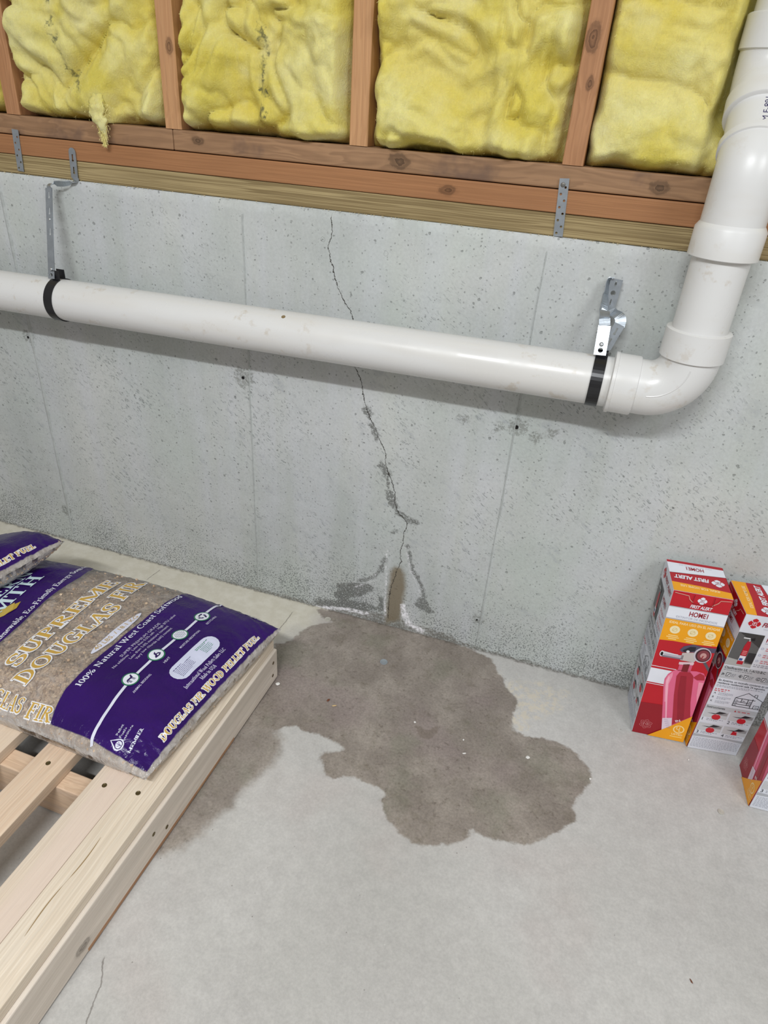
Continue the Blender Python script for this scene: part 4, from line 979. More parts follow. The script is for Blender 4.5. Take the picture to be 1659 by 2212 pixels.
for k, (a, b) in enumerate(((.0, .0375), (PW - .0375, PW))):
    r = link('side_rail', slab('side_rail', a, b, .0, PL - .001, .0020, .0890, RAILW, .0025), pal)
    if k == 0: link('bark_edge', slab('bark_edge', -.0004, .010, .20, .648, .0012, .0105, RAILB, .0012), pal)
for v in (.004, .4375, PL - .042):
    link('cross_rail', slab('cross_rail', .038, PW - .038, v, v + .0375, .0022, .0888, CROSSW, .002), pal)
def csk(u, v):
    c = Vector(W(u, v, ZS1))
    o = link('screw', lathe('screw', c, (0, 0, 1), [(-.002, .0045), (.0004, .0045), (.0007, .0034), (.0002, .0026), (.0001, .0016), (.0006, .0013), (.0004, .0003)], M_SCREW, 16), pal)
    return o
for k, (a, b) in enumerate(slats):
    for v in (.025, .453, PL - .023): csk((a + b) / 2 + (.004 if k < 2 else 0), v + (-.009 if k == 0 else 0))
for v, z in ((.436, .028), (.47, .055), (.02, .062), (.024, .026)):
    c = Vector(W(0, v, z)); n = Vector((.9998, -.02, 0))
    link('screw', lathe('screw', c, n, [(-.002, .0042), (.0003, .0042), (.0006, .003), (.0001, .0006)], M_SCREW, 12), pal)
# long check in the outer slat, a real groove filler following the grain
ck = [W(.0475 + .0022 * math.sin(v * 41), v, ZS1 + .00012) for v in np.linspace(.535, .700, 26)]
V = []; F = []
for i, p in enumerate(ck):
    t = i / 25; w = .0008 * (abs(math.sin(t * math.pi * 2)) ** .6) * (0.25 if .42 < t < .56 else 1) + .00015
    V += [(p[0] - w, p[1], p[2]), (p[0] + w, p[1], p[2])]
    if i: F.append((2 * i - 2, 2 * i - 1, 2 * i + 1, 2 * i))
link('wood_check', mesh('wood_check', V, F, mat_plain('dark_wood_split', lin((150, 126, 90)), .9)), pal)

# ------------------------------------------------------------------ bags of pellets
M_PEL = None
def mat_pellet():
    n = NT('wood_pellets')
    r = n.attr('tone')
    c = n.mix(r, lin((164, 136, 112)), lin((216, 194, 168)))
    c = n.scale(c, n.step(n.noise(260, 2), .3, .7, .86, 1.1))
    return n.done(n.bsdf(c, .8, 0, None, .2))
M_PEL = mat_pellet()
M_CORE = mat_plain('pellet_mass', lin((150, 126, 104)), .9, 0, .1, .25, 120, .6)
SB, SA = .215, .345
class Bag:
    def __init__(s, NR, FR, FL, NL, zbase, top, seed, bowr=.004, bown=-.010, bowf=-.026):
        s.c = [np.array(q) for q in (NR, FR, FL, NL)]; s.zb = zbase; s.top = top; s.seed = seed; s.bow = (bowr, bown, bowf)
    def pt(s, a, b, up=True, lump=1.0):
        a = np.asarray(a, float); b = np.asarray(b, float); S = (a + 1) / 2; T = (b + 1) / 2
        NR, FR, FL, NL = s.c
        Q = ((1 - S) * (1 - T))[..., None] * NR + ((1 - S) * T)[..., None] * FR + (S * T)[..., None] * FL + (S * (1 - T))[..., None] * NL
        u = Q[..., 0] + s.bow[0] * (1 - b * b) * (1 - S) ** 2
        v = Q[..., 1] + s.bow[1] * (1 - a * a) * (1 - T) ** 2 + s.bow[2] * (1 - a * a) * T ** 2
        a = np.clip(a, -1, 1); b = np.clip(b, -1, 1)
        F = np.clip(1 - np.abs(a) ** 5, 0, 1) * np.clip(1 - np.abs(b) ** 3.6, 0, 1)
        zb = s.zb(u); zr = zb + .030 + .004 * b
        rim = sstep(1 - np.maximum(np.abs(a), np.abs(b)), 0, .12)
        o = s.seed * 13.7
        wr = .0022 * vnoise(a * 5 + 30 + o, b * 4 + 30, 200 + s.seed) + .0012 * vnoise(a * 13 + 30 + o, b * 9 + 30, 201 + s.seed)
        edge = .0016 * vnoise((a - b) * 26 + 60 + o, (a + b) * 9 + 60, 202 + s.seed) * (1 - sstep(1 - np.maximum(np.abs(a), np.abs(b)), .05, .3))
        fr = .0014 * vnoise(a * 70 + 90 + o, b * 55 + 90, 204 + s.seed) * (1 - rim)
        ck = np.exp(-(((a + .93) / .16) ** 2 + ((b + .80) / .26) ** 2)) * (.0042 * np.abs(vnoise(a * 60 + b * 22 + 90 + o, b * 26 + 90, 206 + s.seed)) - .001)
        if up: z = ck * rim + zr + (zb + s.top - zr) * F ** .55 + lump * (wr * rim + edge + fr)
        else: z = np.maximum(zb + .0006, zr - .1 * F ** .6 + fr)
        # the lower half tucks in a little
        k = A0[0] + UU[0] * u + VV[0] * v; m = A0[1] + UU[1] * u + VV[1] * v
        return np.stack([k, m, z], -1)
    def batch(s, A):
        a = np.clip(A[:, 1] / SA, -1, 1); b = np.clip(A[:, 0] / SB, -1, 1); e = .006
        P0 = s.pt(a, b); Pa = s.pt(a + e, b) - s.pt(a - e, b); Pb = s.pt(a, b + e) - s.pt(a, b - e); n = np.cross(Pb, Pa); n /= np.linalg.norm(n, axis=1)[:, None] + 1e-12
        n[n[:, 2] < 0] *= -1
        return P0 + n * (.0007 + .00035 * A[:, 2:3])
def bag_print(a, b):
    """positive where the film is printed purple"""
    m = 1e3
    X = b * SB; Y = a * SA
    bl = np.interp(b, [-1, -.93, -.835, -.64, -.45, 1], np.array([-.372, -.36, -.335, -.296, -.290, -.283]) + .0)
    low = (bl - a) * SA                                   # below the left edge of the bottom panel
    nb = np.interp(a, [-1, -.89, -.765, -.645, -.505, -.36], [-.955, -.955, -.95, -.935, -.93, -.935])
    low = np.minimum(low, (b - nb) * SB)
    low = np.minimum(low, (a + .983 + .008 * np.sin(b * 40) * 0) * SA)
    low = np.minimum(low, (.997 - b) * SB)
    tl = np.interp(b, [-1, -.415, -.18, .095, .41, .685, 1], [.29, .30, .315, .355, .38, .385, .44])
    up = np.minimum((a - tl) * SA, (.95 - a) * SA); up = np.minimum(up, (b + .93) * SB)
    return np.maximum(low, up)
def make_bag(B, label, pellets, full, base):
    root = thing('pellet_bag', base, label, 'bag', 'bags of wood pellets')
    n1, n2 = 150, 120
    ga = np.sign(np.linspace(-1, 1, n1)) * np.abs(np.linspace(-1, 1, n1)) ** .8; gb = np.sign(np.linspace(-1, 1, n2)) * np.abs(np.linspace(-1, 1, n2)) ** .8
    a, b = np.meshgrid(ga, gb, indexing='ij')
    Tt = B.pt(a, b); Bt = B.pt(a, b, False)
    V = np.concatenate([Tt.reshape(-1, 3), Bt.reshape(-1, 3)]); nn = n1 * n2
    F1 = grid_faces(n1, n2); F2 = grid_faces(n1, n2, nn)[:, ::-1]
    F1 = F1[:, ::-1]; F2 = F2[:, ::-1] * 1
    rim = [i * n2 for i in range(n1)] + [(n1 - 1) * n2 + j for j in range(1, n2)] + [i * n2 + n2 - 1 for i in range(n1 - 2, -1, -1)] + [j for j in range(n2 - 2, 0, -1)]
    F3 = [(rim[k], rim[(k + 1) % len(rim)], rim[(k + 1) % len(rim)] + nn, rim[k] + nn) for k in range(len(rim))]
    me = mesh('film', V, [tuple(f) for f in F1] + [tuple(f) for f in F2] + F3, M_FILM, True)
    pr = bag_print(a, b); fattr(me, 'print', np.concatenate([pr.ravel(), np.full(nn, -1.0)]))
    hz = np.clip(1 - (1 - np.maximum(np.abs(a), np.abs(b))) / .10, 0, 1) * .4
    fattr(me, 'haze', np.concatenate([hz.ravel(), np.full(nn, .55)]))
    film = link('film', me, root, label='clear plastic film with purple printed bands')
    # opaque core of pellets just under the skin
    cen = V.mean(0); Vc = V.copy(); Vc[:nn, 2] -= (.006 * sstep(1 - np.maximum(np.abs(a), np.abs(b)), 0, .10)).ravel() + .0006; Vc[:, :2] = cen[:2] + (V[:, :2] - cen[:2]) * .993; Vc[nn:, 2] += .0006
    Vc[:nn, 2] = np.maximum(Vc[:nn, 2], Vc[nn:, 2])
    link('pellet_core', mesh('pellet_core', Vc, [tuple(f) for f in F1] + [tuple(f) for f in F2] + F3, M_CORE, True), root)
    # pellets pressed against the film wherever it is clear
    r = np.random.default_rng(300 + B.seed); PV = []; PF = []; PT = []
    def add(p, nrm, L, rad):
        t = Vector(r.normal(0, 1, 3)); t = (t - nrm * t.dot(nrm) * r.uniform(.55, 1.0)).normalized(); c = t.orthogonal().normalized(); d = t.cross(c)
        b0 = len(PV)
        for e in (-.5, .5):
            for k in range(6):
                an = k * math.pi / 3; PV.append(p + t * L * e + (c * math.cos(an) + d * math.sin(an)) * rad)
        PF.extend([(b0 + k, b0 + (k + 1) % 6, b0 + 6 + (k + 1) % 6, b0 + 6 + k) for k in range(6)]); PF.append(tuple(b0 + k for k in range(5, -1, -1))); PF.append(tuple(b0 + 6 + k for k in range(6)))
        tn = float(np.clip(r.normal(.5, .22), 0, 1)); PT.extend([tn] * 12)
    aa = r.uniform(-.99, .99, pellets * 2); bb = r.uniform(-.99, .99, pellets * 2)
    ok = (bag_print(aa, bb) < -.0035) & (aa < .62) & ~((aa > .36) & (bb > -.9))
    aa, bb = aa[ok][:pellets], bb[ok][:pellets]
    e = .01
    P0 = B.pt(aa, bb); Pa = B.pt(aa + e * -np.sign(aa), bb); Pb = B.pt(aa, bb + e * -np.sign(bb))
    N = np.cross(Pa - P0, Pb - P0); N /= np.linalg.norm(N, axis=1)[:, None] + 1e-12; N[N[:, 2] < 0] *= -1
    for p, q in zip(P0, N):
        rad = .0031; L = r.uniform(.007, .017); add(Vector(p) - Vector(q) * (rad + .0012 + r.random() * .003), Vector(q), L, rad)
    # gusset sides (near edge, right edge)
    ns = pellets // (3 if full else 1)
    for k in range(ns):
        t = r.uniform(-.95, .95); h = r.uniform(.3, 1)
        if k % 2 and full: q0 = B.pt(np.array([t]), np.array([-.985]))[0]; q1 = B.pt(np.array([t]), np.array([-.985]), False)[0]; nr = Vector((-.02, -1, .1)); 
        else: q0 = B.pt(np.array([-.99]), np.array([t]))[0]; q1 = B.pt(np.array([-.99]), np.array([t]), False)[0]; nr = Vector((1, -.1, .1))
        p = Vector(q0 + (q1 - q0) * h); add(p - nr * .0045, nr, r.uniform(.006, .012), .0029)
    pm = mesh('wood_pellets', PV, PF, M_PEL); fattr(pm, 'tone', PT)
    link('wood_pellets', pm, root, 'stuff')
    # ---------------- print
    GOLD, WHITE, PALE = (196, 158, 74), (228, 228, 232), (214, 216, 232)
    def ab(a, b): return (b * SB, a * SA)
    ar = Art(None, B.batch)
    h_ = lambda da: da * SA
    def outlined(t, p0, p1, h, l=1, gw=.07, slant=0.0, fill=GOLD):
        ar.serif(t, p0, p1, h, WHITE, l, gw, None, slant); ar.serif(t, p0, p1, h, fill, l + 1, 0.004, None, slant)
    outlined('DOUGLAS FIR WOOD PELLET FUEL', ab(-.962, -.69), ab(-.956, .725), h_(.034), 1, .10, .12)
    if full:
        outlined('SUPREME', ab(.062, -.60), ab(.128, .775), h_(.088)); outlined('DOUGLAS', ab(-.078, -.735), ab(-.088, .43), h_(.094))
        outlined('FIR', ab(-.045, .51), ab(-.010, .885), h_(.10))
        P = [ab(-.232 + .030 * math.sin(t) + .003 * math.cos(t), .105 + .325 * math.cos(t)) for t in np.linspace(0, 2 * math.pi, 41)[:-1]]
        ar.rings(P, PALE, 1, 4); ar.text('40 LBS. / 18.1 KG', ab(-.244, -.165), ab(-.242, .375), h_(.028), (186, 152, 76), 3)
        ar.serif('100% Natural West Coast Softwood', ab(-.362, -.575), ab(-.318, .850), h_(.036), PALE, 1, .012)
        for t, a0, b0, b1, hh in (('SUPER PREMIUM GRADE', -.41, -.145, .375, .020), ('No additives  -  Less than 0.5% ash  -  High BTU value', -.436, -.29, .535, .018), ('Less than 5.0% moisture content', -.468, -.135, .375, .018), ('Very low chloride (salt) content', -.50, -.115, .365, .018)):
            ar.serif(t.replace('(', '').replace(')', ''), ab(a0, b0), ab(a0 + .004, b1), h_(hh), (196, 190, 214), 1, .01) if False else ar.text(t, ab(a0, b0), ab(a0 + .004, b1), h_(hh), (196, 190, 214), 1)
        # white line with four round symbols
        ar.line([ab(-.648, -.965), ab(-.63, -.905), ab(-.615, -.785), ab(-.60, -.62), ab(-.58, -.40), ab(-.575, -.2), ab(-.575, 0), ab(-.575, .32), ab(-.57, .635), ab(-.558, .90), ab(-.552, .985)], .0058, PALE, 1, 5)
        for nm, bb in (('ANIMAL BEDDING', -.335), ('HEAT', -.002), ('MOISTURE ABSORPTION', .318), ('RECYCLABLE', .637)):
            x, y = ab(-.574, bb); ar.ell(x, y, .0165, .0165, (44, 112, 84), 2, 28, 3); ar.ell(x, y, .0138, .0138, (222, 226, 236), 3, 28, 3)
        DK = (44, 24, 84)
        x, y = ab(-.574, -.335)                                        # horse
        ar.poly([(x - .0075, y + .001), (x - .006, y + .004), (x + .003, y + .0035), (x + .0065, y + .0085), (x + .009, y + .0075), (x + .0075, y + .005), (x + .0062, y + .001), (x + .005, y - .0005)], DK, 4)
        for dx in (-.0068, -.0045, .002, .0045): ar.line([(x + dx, y + .001), (x + dx + .0006, y - .0075)], .0013, DK, 4)
        ar.line([(x - .0073, y + .003), (x - .0095, y - .003)], .0012, DK, 4)
        x, y = ab(-.574, -.002)                                        # flame
        ar.poly([(x - .0085, y - .006), (x + .002, y - .007), (x + .0085, y - .004), (x + .006, y + .001), (x + .001, y + .002), (x + .0035, y + .008), (x - .002, y + .005), (x - .003, y), (x - .006, y - .002)], DK, 4)
        ar.poly([(x - .0015, y - .0045), (x + .004, y - .004), (x + .003, y - .0015), (x, y - .001)], (222, 226, 236), 5)
        x, y = ab(-.574, .318)                                         # dots
        for i in range(-3, 4):
            for j in range(-3, 4):
                px, py = i * .0034 + (j % 2) * .0017, j * .0030
                if math.hypot(px, py) < .0118: ar.poly([(x + px - .0009, y + py), (x + px, y + py - .0009), (x + px + .0009, y + py), (x + px, y + py + .0013)], DK, 4)
        x, y = ab(-.574, .637)                                         # recycling arrows
        for k in range(3):
            an = math.radians(90 + 120 * k); R = lambda px, py: (x + px * math.cos(an) - py * math.sin(an), y + px * math.sin(an) + py * math.cos(an))
            ar.poly([R(.0080, -.0040), R(.0080, .0022), R(.0050, .0052), R(.0030, .0022), R(.0048, .0004), R(.0048, -.004)], DK, 4)
            ar.poly([R(.0030, -.0035), R(.0095, -.0035), R(.0062, -.0078)], DK, 4)
        for t, a0, b0, b1 in (('ANIMAL BEDDING', -.655, -.445, -.215), ('HEAT', -.655, -.045, .035), ('MOISTURE ABSORPTION', -.655, .175, .455), ('RECYCLABLE', -.650, .565, .71)):
            ar.text(t, ab(a0, b0), ab(a0 + .002, b1), h_(.0145), (200, 196, 220), 1, .01)
        # rounded white label
        cx, cy = ab(-.766, .148); hw, hh = .300 * SB, .060 * SA
        P = [(cx + (hw - hh) + hh * math.cos(t), cy + hh * math.sin(t)) for t in np.linspace(-math.pi / 2, math.pi / 2, 9)] + [(cx - (hw - hh) + hh * math.cos(t), cy + hh * math.sin(t)) for t in np.linspace(math.pi / 2, 1.5 * math.pi, 9)]
        P = [q for i in range(len(P)) for q in [tuple(np.array(P[i]) * (1 - t) + np.array(P[(i + 1) % len(P)]) * t) for t in ((0,) if math.dist(P[i], P[(i + 1) % len(P)]) < .02 else np.arange(0, 1, .1))]]
        ar.rings(P, (206, 210, 232), 1, 9)
        ar.greek(cx + .014, cy + .0105, cx + .052, 2, .0032, .0014, (58, 130, 92), 3, 4); ar.greek(cx + .020, cy + .003, cx + .048, 5, .0034, .0010, (70, 140, 108), 3, 5)
        ar.greek(cx - .052, cy + .0105, cx - .018, 1, .0032, .0014, (66, 56, 110), 3, 6); ar.greek(cx - .052, cy + .007, cx - .010, 7, .0032, .0010, (96, 92, 130), 3, 7)
        ar.greek(cx - .02, cy + .0075, cx + .004, 1, .0032, .0011, (96, 92, 130), 3, 8)
        ar.serif('International Wood Pellets Sales LLC', ab(-.868, -.185), ab(-.866, .39), h_(.022), (206, 202, 226), 1, .008)
        ar.serif('Made in USA'.replace('Made in', 'Made in'), ab(-.900, -.03), ab(-.898, .18), h_(.022), (206, 202, 226), 1, .008)
        # institute logo
        ar.text('Pellet', ab(-.752, -.832), ab(-.742, -.735), h_(.014), PALE, 1); ar.text('Fuels', ab(-.775, -.838), ab(-.767, -.748), h_(.014), PALE, 1); ar.text('Institute', ab(-.797, -.842), ab(-.786, -.705), h_(.012), PALE, 1)
        ar.serif('MEMBER', ab(-.858, -.900), ab(-.842, -.690), h_(.016), PALE, 1, .03)
        x, y = ab(-.782, -.887); drop = [(x + .0085 * math.cos(t), y + .0085 * math.sin(t)) for t in np.linspace(math.radians(-225), math.radians(45), 16)] + [(x, y + .0165)]
        ar.line(drop + [drop[0]], .0022, PALE, 1); ar.ell(x, y - .0005, .0058, .0058, PALE, 1, 16, 2); ar.line([(x, y - .006), (x, y + .004)], .0008, (60, 24, 110), 2); ar.line([(x, y - .002), (x + .0035, y + .002)], .0008, (60, 24, 110), 2); ar.line([(x, y - .003), (x - .0035, y + .001)], .0008, (60, 24, 110), 2)
        # upper panel
        CY = (206, 228, 236)
        ar.serif('Renewable, Eco-Friendly Energy Source', ab(.310, -.41), ab(.478, .94), h_(.034), (222, 222, 236), 1, .012)
        x, y = ab(.505, -.02); ar.poly([(x - .04, y - .004), (x - .02, y - .014), (x + .006, y - .012), (x + .024, y + .004), (x + .006, y + .008), (x - .02, y + .012)], (196, 170, 84), 1)
        ar.poly([(x - .015, y - .014), (x + .010, y - .015), (x + .030, y - .006), (x + .014, y + .002), (x + .002, y - .008)], (176, 150, 60), 2)
        ar.serif('WARMTH', ab(.415, -.86), ab(.590, .58), h_(.092), CY, 3, .01)
        ar.serif('NORTHERN', ab(.560, -.80), ab(.700, .62), h_(.070), CY, 1, .01)
        # side print AS FIR
        for t, p0, p1 in (('DOUGLAS', (.20, -.955), (-.158, -.945)), ('FIR', (-.195, -.955), (-.352, -.932))):
            A_, B_ = ab(*p0), ab(*p1); dx, dy = B_[0] - A_[0], B_[1] - A_[1]; L = math.hypot(dx, dy)
            hh = .026; upv = (hh, .004)
            ar.serif(t, A_, B_, hh, WHITE, 1, .07, upv); ar.serif(t, A_, B_, hh, GOLD, 2, .004, upv)
    ar.build('printing', film, 'gold and white printed lettering and symbols')
    ar = Art(None, B.batch)
    # corner of a barcode panel on the far edge
    for (a0, a1) in ((-.86, -.74),):
        ar.poly([ab(a0, .955), ab(a1, .955), ab(a1, .995), ab(a0, .995)], (224, 224, 234), 1)
        for k in range(9): ar.poly([ab(a0 + .012 + k * .0115, .965), ab(a0 + .012 + k * .0115 + .004, .965), ab(a0 + .012 + k * .0115 + .004, .99), ab(a0 + .012 + k * .0115, .99)], (60, 40, 90), 2)
    ar.build('barcode_panel', film, 'white barcode panel at the far edge')
    return root
ZBAG = .1134
def zb1_(u): return np.full(np.shape(u), ZBAG)
def zb2_(u): return ZBAG + .0835 * (1 - sstep(np.asarray(u), .60, .87))
BAG1 = Bag((.033, .432), (-.010, -.004), (.690, .012), (.720, .435), zb1_, .0786, 1)
BAG2 = Bag((.628, .455), (.560, .006), (1.215, .02), (1.235, .46), zb2_, .080, 2, .002, -.008, -.016)
make_bag(BAG1, 'purple and clear bag of wood pellets lying flat at the pallet corner', 5200, True, W(.35, .21, ZBAG))
make_bag(BAG2, 'second purple pellet bag behind, overlapping the first at left edge', 3000, False, W(.9, .23, ZBAG))

# ------------------------------------------------------------------ extinguisher cartons
RED, DRED, YEL, WHT, GRY, PINK = (190, 26, 40), (150, 22, 36), (240, 164, 20), (228, 231, 240), (176, 178, 184), (226, 104, 140)
M_CARD = mat_plain('coated_carton_white', lin((222, 224, 230)), .45, 0, .35, .03, 30)
M_CARDR = mat_plain('coated_carton_red', lin((166, 24, 38)), .42, 0, .4, .05, 30)
M_KRAFT = mat_plain('raw_board_edge', lin((172, 146, 112)), .9, 0, .1, .1, 90)
HA = 3.5
def quadmap(bl, br, tr, tl, w=1.0, h=HA, lift=.0003):
    bl, br, tr, tl = (np.array(p, float) for p in (bl, br, tr, tl)); n = np.cross(br - bl, tl - bl); n /= np.linalg.norm(n)
    def f(x, y, l):
        s, t = x / w, y / h
        return tuple((bl * (1 - s) + br * s) * (1 - t) + (tl * (1 - s) + tr * s) * t + n * lift * (1 + l))
    return f
def cross_logo(ar, x, y, r, c, ci, l):
    for k in range(4):
        an = math.radians(90 * k); R = lambda px, py: (x + r * (px * math.cos(an) - py * math.sin(an)), y + r * (px * math.sin(an) + py * math.cos(an)))
        ar.poly([R(.10, -.05), R(.62, -.50), R(.82, -.34), R(1.0, 0), R(.82, .34), R(.62, .50), R(.10, .05)], c, l)
    ar.ell(x, y, r * .46, r * .46, c, l + 1, 16); ar.ring(x, y, r * .36, r * .07, ci, l + 2, 16)
    ar.text('F', (x - r * .12, y - r * .19), (x + r * .14, y - r * .19), r * .38, ci, l + 2, .02)
def ext_face(ar):
    Y = lambda f: f * HA
    R = ar.rect
    R(.005, 0, .995, HA, RED, 0)
    ar.poly([(.005, 0), (.995, 0), (.995, Y(.20)), (.55, Y(.245)), (.005, Y(.235))], DRED, 1)
    R(.005, Y(.832), .995, Y(.905), WHT, 1); R(.005, Y(.826), .995, Y(.832), GRY, 2); R(.005, Y(.902), .995, Y(.907), GRY, 2)
    ar.poly([(.005, Y(.683)), (.25, Y(.690)), (.6, Y(.690)), (.995, Y(.702)), (.995, Y(.828)), (.005, Y(.828))], YEL, 1)
    cross_logo(ar, .515, Y(.963), .082, WHT, DRED, 1)
    ar.text('FIRST ALERT', (.345, Y(.914)), (.715, Y(.914)), .066, WHT, 2, .03, .25)
    ar.text('HOME1', (.372, Y(.862)), (.685, Y(.862)), .10, (150, 24, 40), 3, .02)
    ar.text('EXTINTOR DE INCENDIOS', (.17, Y(.841)), (.865, Y(.841)), .044, (176, 178, 190), 3)
    ar.text('IDEAL PARA USO EN EL HOGAR', (.085, Y(.801)), (.955, Y(.801)), .052, (250, 226, 170), 2, .02)
    for cx in (.215, .525, .832):
        ar.ell(cx, Y(.763), .088, .088, (240, 226, 184), 2, 24); ar.ring(cx, Y(.763), .045, .010, (222, 200, 140), 3, 14); ar.line([(cx - .04, Y(.755)), (cx, Y(.763)), (cx + .03, Y(.772))], .010, (222, 200, 140), 3)
        for k, w in enumerate((.085, .11, .07)): ar.rect(cx - w, Y(.722 - k * .011), cx + w, Y(.727 - k * .011), (250, 222, 150), 2)
    # white band and fine lines
    R(.005, Y(.390), .45, Y(.490), WHT, 1)
    for f in (.503, .378): R(.005, Y(f), .45, Y(f + .004), WHT, 1)
    # lever, nozzle, gauge
    K, MET, MET2 = (38, 34, 44), (186, 180, 190), (128, 120, 134)
    ar.poly([(.40, Y(.640)), (.45, Y(.668)), (.60, Y(.690)), (.80, Y(.684)), (1 - .005, Y(.690)), (.995, Y(.660)), (.72, Y(.645)), (.45, Y(.628))], (86, 78, 100), 2)
    ar.poly([(.45, Y(.640)), (.56, Y(.672)), (.66, Y(.676)), (.66, Y(.650)), (.50, Y(.630))], K, 3)
    ar.ell(.545, Y(.640), .030, .030, (220, 218, 222), 4, 12)
    ar.poly([(.10, Y(.617)), (.42, Y(.606)), (.50, Y(.610)), (.50, Y(.580)), (.13, Y(.577))], MET, 3)
    ar.poly([(.12, Y(.588)), (.48, Y(.588)), (.48, Y(.580)), (.13, Y(.577))], MET2, 4); ar.rect(.14, Y(.604), .40, Y(.609), (236, 234, 238), 4)
    ar.ell(.118, Y(.597), .040, .068, (222, 220, 226), 4, 18); ar.ell(.118, Y(.597), .024, .045, (20, 18, 22), 5, 18)
    ar.poly([(.46, Y(.625)), (.66, Y(.640)), (.74, Y(.600)), (.70, Y(.575)), (.46, Y(.575))], (196, 186, 184), 3)
    ar.poly([(.88, Y(.60)), (.995, Y(.555)), (.995, Y(.53)), (.84, Y(.59))], (92, 88, 96), 2)
    ar.ell(.805, Y(.632), .150, .175, (200, 194, 204), 4, 28); ar.ell(.815, Y(.632), .128, .150, (66, 30, 40), 5, 28); ar.ell(.82, Y(.632), .105, .125, (128, 58, 66), 6, 24); ar.ell(.82, Y(.632), .055, .065, (196, 150, 146), 7, 16); ar.line([(.82, Y(.632)), (.80, Y(.610))], .02, (150, 40, 50), 8)
    # bottle
    ar.poly([(.455, Y(.562)), (.70, Y(.576)), (.715, Y(.568)), (.705, Y(.556)), (.46, Y(.545))], (226, 196, 204), 3)
    ar.poly([(.475, Y(.55)), (.70, Y(.562)), (.70, Y(.51)), (.475, Y(.50))], (214, 92, 124), 2)
    ar.poly([(.54, Y(.553)), (.65, Y(.56)), (.65, Y(.505)), (.54, Y(.50))], (122, 26, 36), 3)
    ar.poly([(.475, Y(.508)), (.40, Y(.495)), (.335, Y(.468)), (.30, Y(.43)), (.315, Y(.385)), (.40, Y(.26)), (.535, Y(.055)), (.995, Y(.055)), (.995, Y(.49)), (.93, Y(.515)), (.80, Y(.52)), (.70, Y(.515))], PINK, 2)
    ar.poly([(.405, Y(.487)), (.34, Y(.455)), (.325, Y(.42)), (.345, Y(.38)), (.42, Y(.27)), (.47, Y(.27)), (.40, Y(.40)), (.42, Y(.46))], (240, 150, 176), 3)
    ar.poly([(.355, Y(.455)), (.335, Y(.42)), (.355, Y(.385)), (.60, Y(.06)), (.62, Y(.06)), (.385, Y(.40)), (.38, Y(.45))], (248, 178, 198), 4)
    ar.poly([(.488, Y(.464)), (.52, Y(.495)), (.60, Y(.503)), (.70, Y(.507)), (.774, Y(.485)), (.80, Y(.45)), (.88, Y(.30)), (.965, Y(.195)), (.69, Y(.115)), (.55, Y(.33))], (170, 40, 58), 3)
    ar.poly([(.56, Y(.47)), (.66, Y(.475)), (.71, Y(.40)), (.86, Y(.17)), (.76, Y(.145)), (.60, Y(.36))], (150, 30, 46), 4)
    ar.poly([(.90, Y(.45)), (.985, Y(.452)), (.990, Y(.30)), (.94, Y(.36))], (238, 150, 172), 3)
    ar.poly([(.78, Y(.475)), (.87, Y(.512)), (.96, Y(.502)), (.985, Y(.470)), (.86, Y(.462))], (176, 44, 60), 4)
    ar.poly([(.535, Y(.055)), (.477, Y(.150)), (.646, Y(.165)), (.70, Y(.085))], (224, 208, 222), 5)
    for k in range(5): ar.rect(.60 - k * .022, Y(.085 + k * .014), .68 - k * .022, Y(.088 + k * .014), (186, 170, 190), 6)
    ar.text('IN', (.74, Y(.138)), (.82, Y(.150)), .055, (236, 220, 228), 5, .02)
    # yellow corner with listing mark
    ar.poly([(.30, 0.0), (.995, 0.0), (.995, Y(.205)), (.62, Y(.088)), (.34, Y(.010))], YEL, 6)
    ar.ring(.835, Y(.090), .105, .022, (250, 226, 160), 7, 24); ar.text('U', (.785, Y(.087)), (.845, Y(.087)), .075, (250, 226, 160), 7, .02); ar.text('L', (.84, Y(.074)), (.885, Y(.074)), .075, (250, 226, 160), 7, .02)
    ar.text('LISTED', (.73, Y(.043)), (.935, Y(.043)), .046, (250, 226, 160), 7, .02); ar.rect(.71, Y(.028), .94, Y(.034), (250, 214, 120), 7)
    ar.ring(.215, Y(.080), .085, .008, (206, 120, 124), 3, 20); ar.ring(.215, Y(.080), .060, .008, (206, 120, 124), 3, 20); ar.text('10', (.175, Y(.073)), (.255, Y(.073)), .060, (214, 150, 150), 3)
    for k in range(6):
        an = math.pi / 3 * k; ar.line([(.215 + .10 * math.cos(an), Y(.08) + .10 * math.sin(an)), (.215 + .125 * math.cos(an + .4), Y(.08) + .125 * math.sin(an + .4)), (.215 + .10 * math.cos(an + .9), Y(.08) + .10 * math.sin(an + .9))], .009, (206, 120, 124), 3)
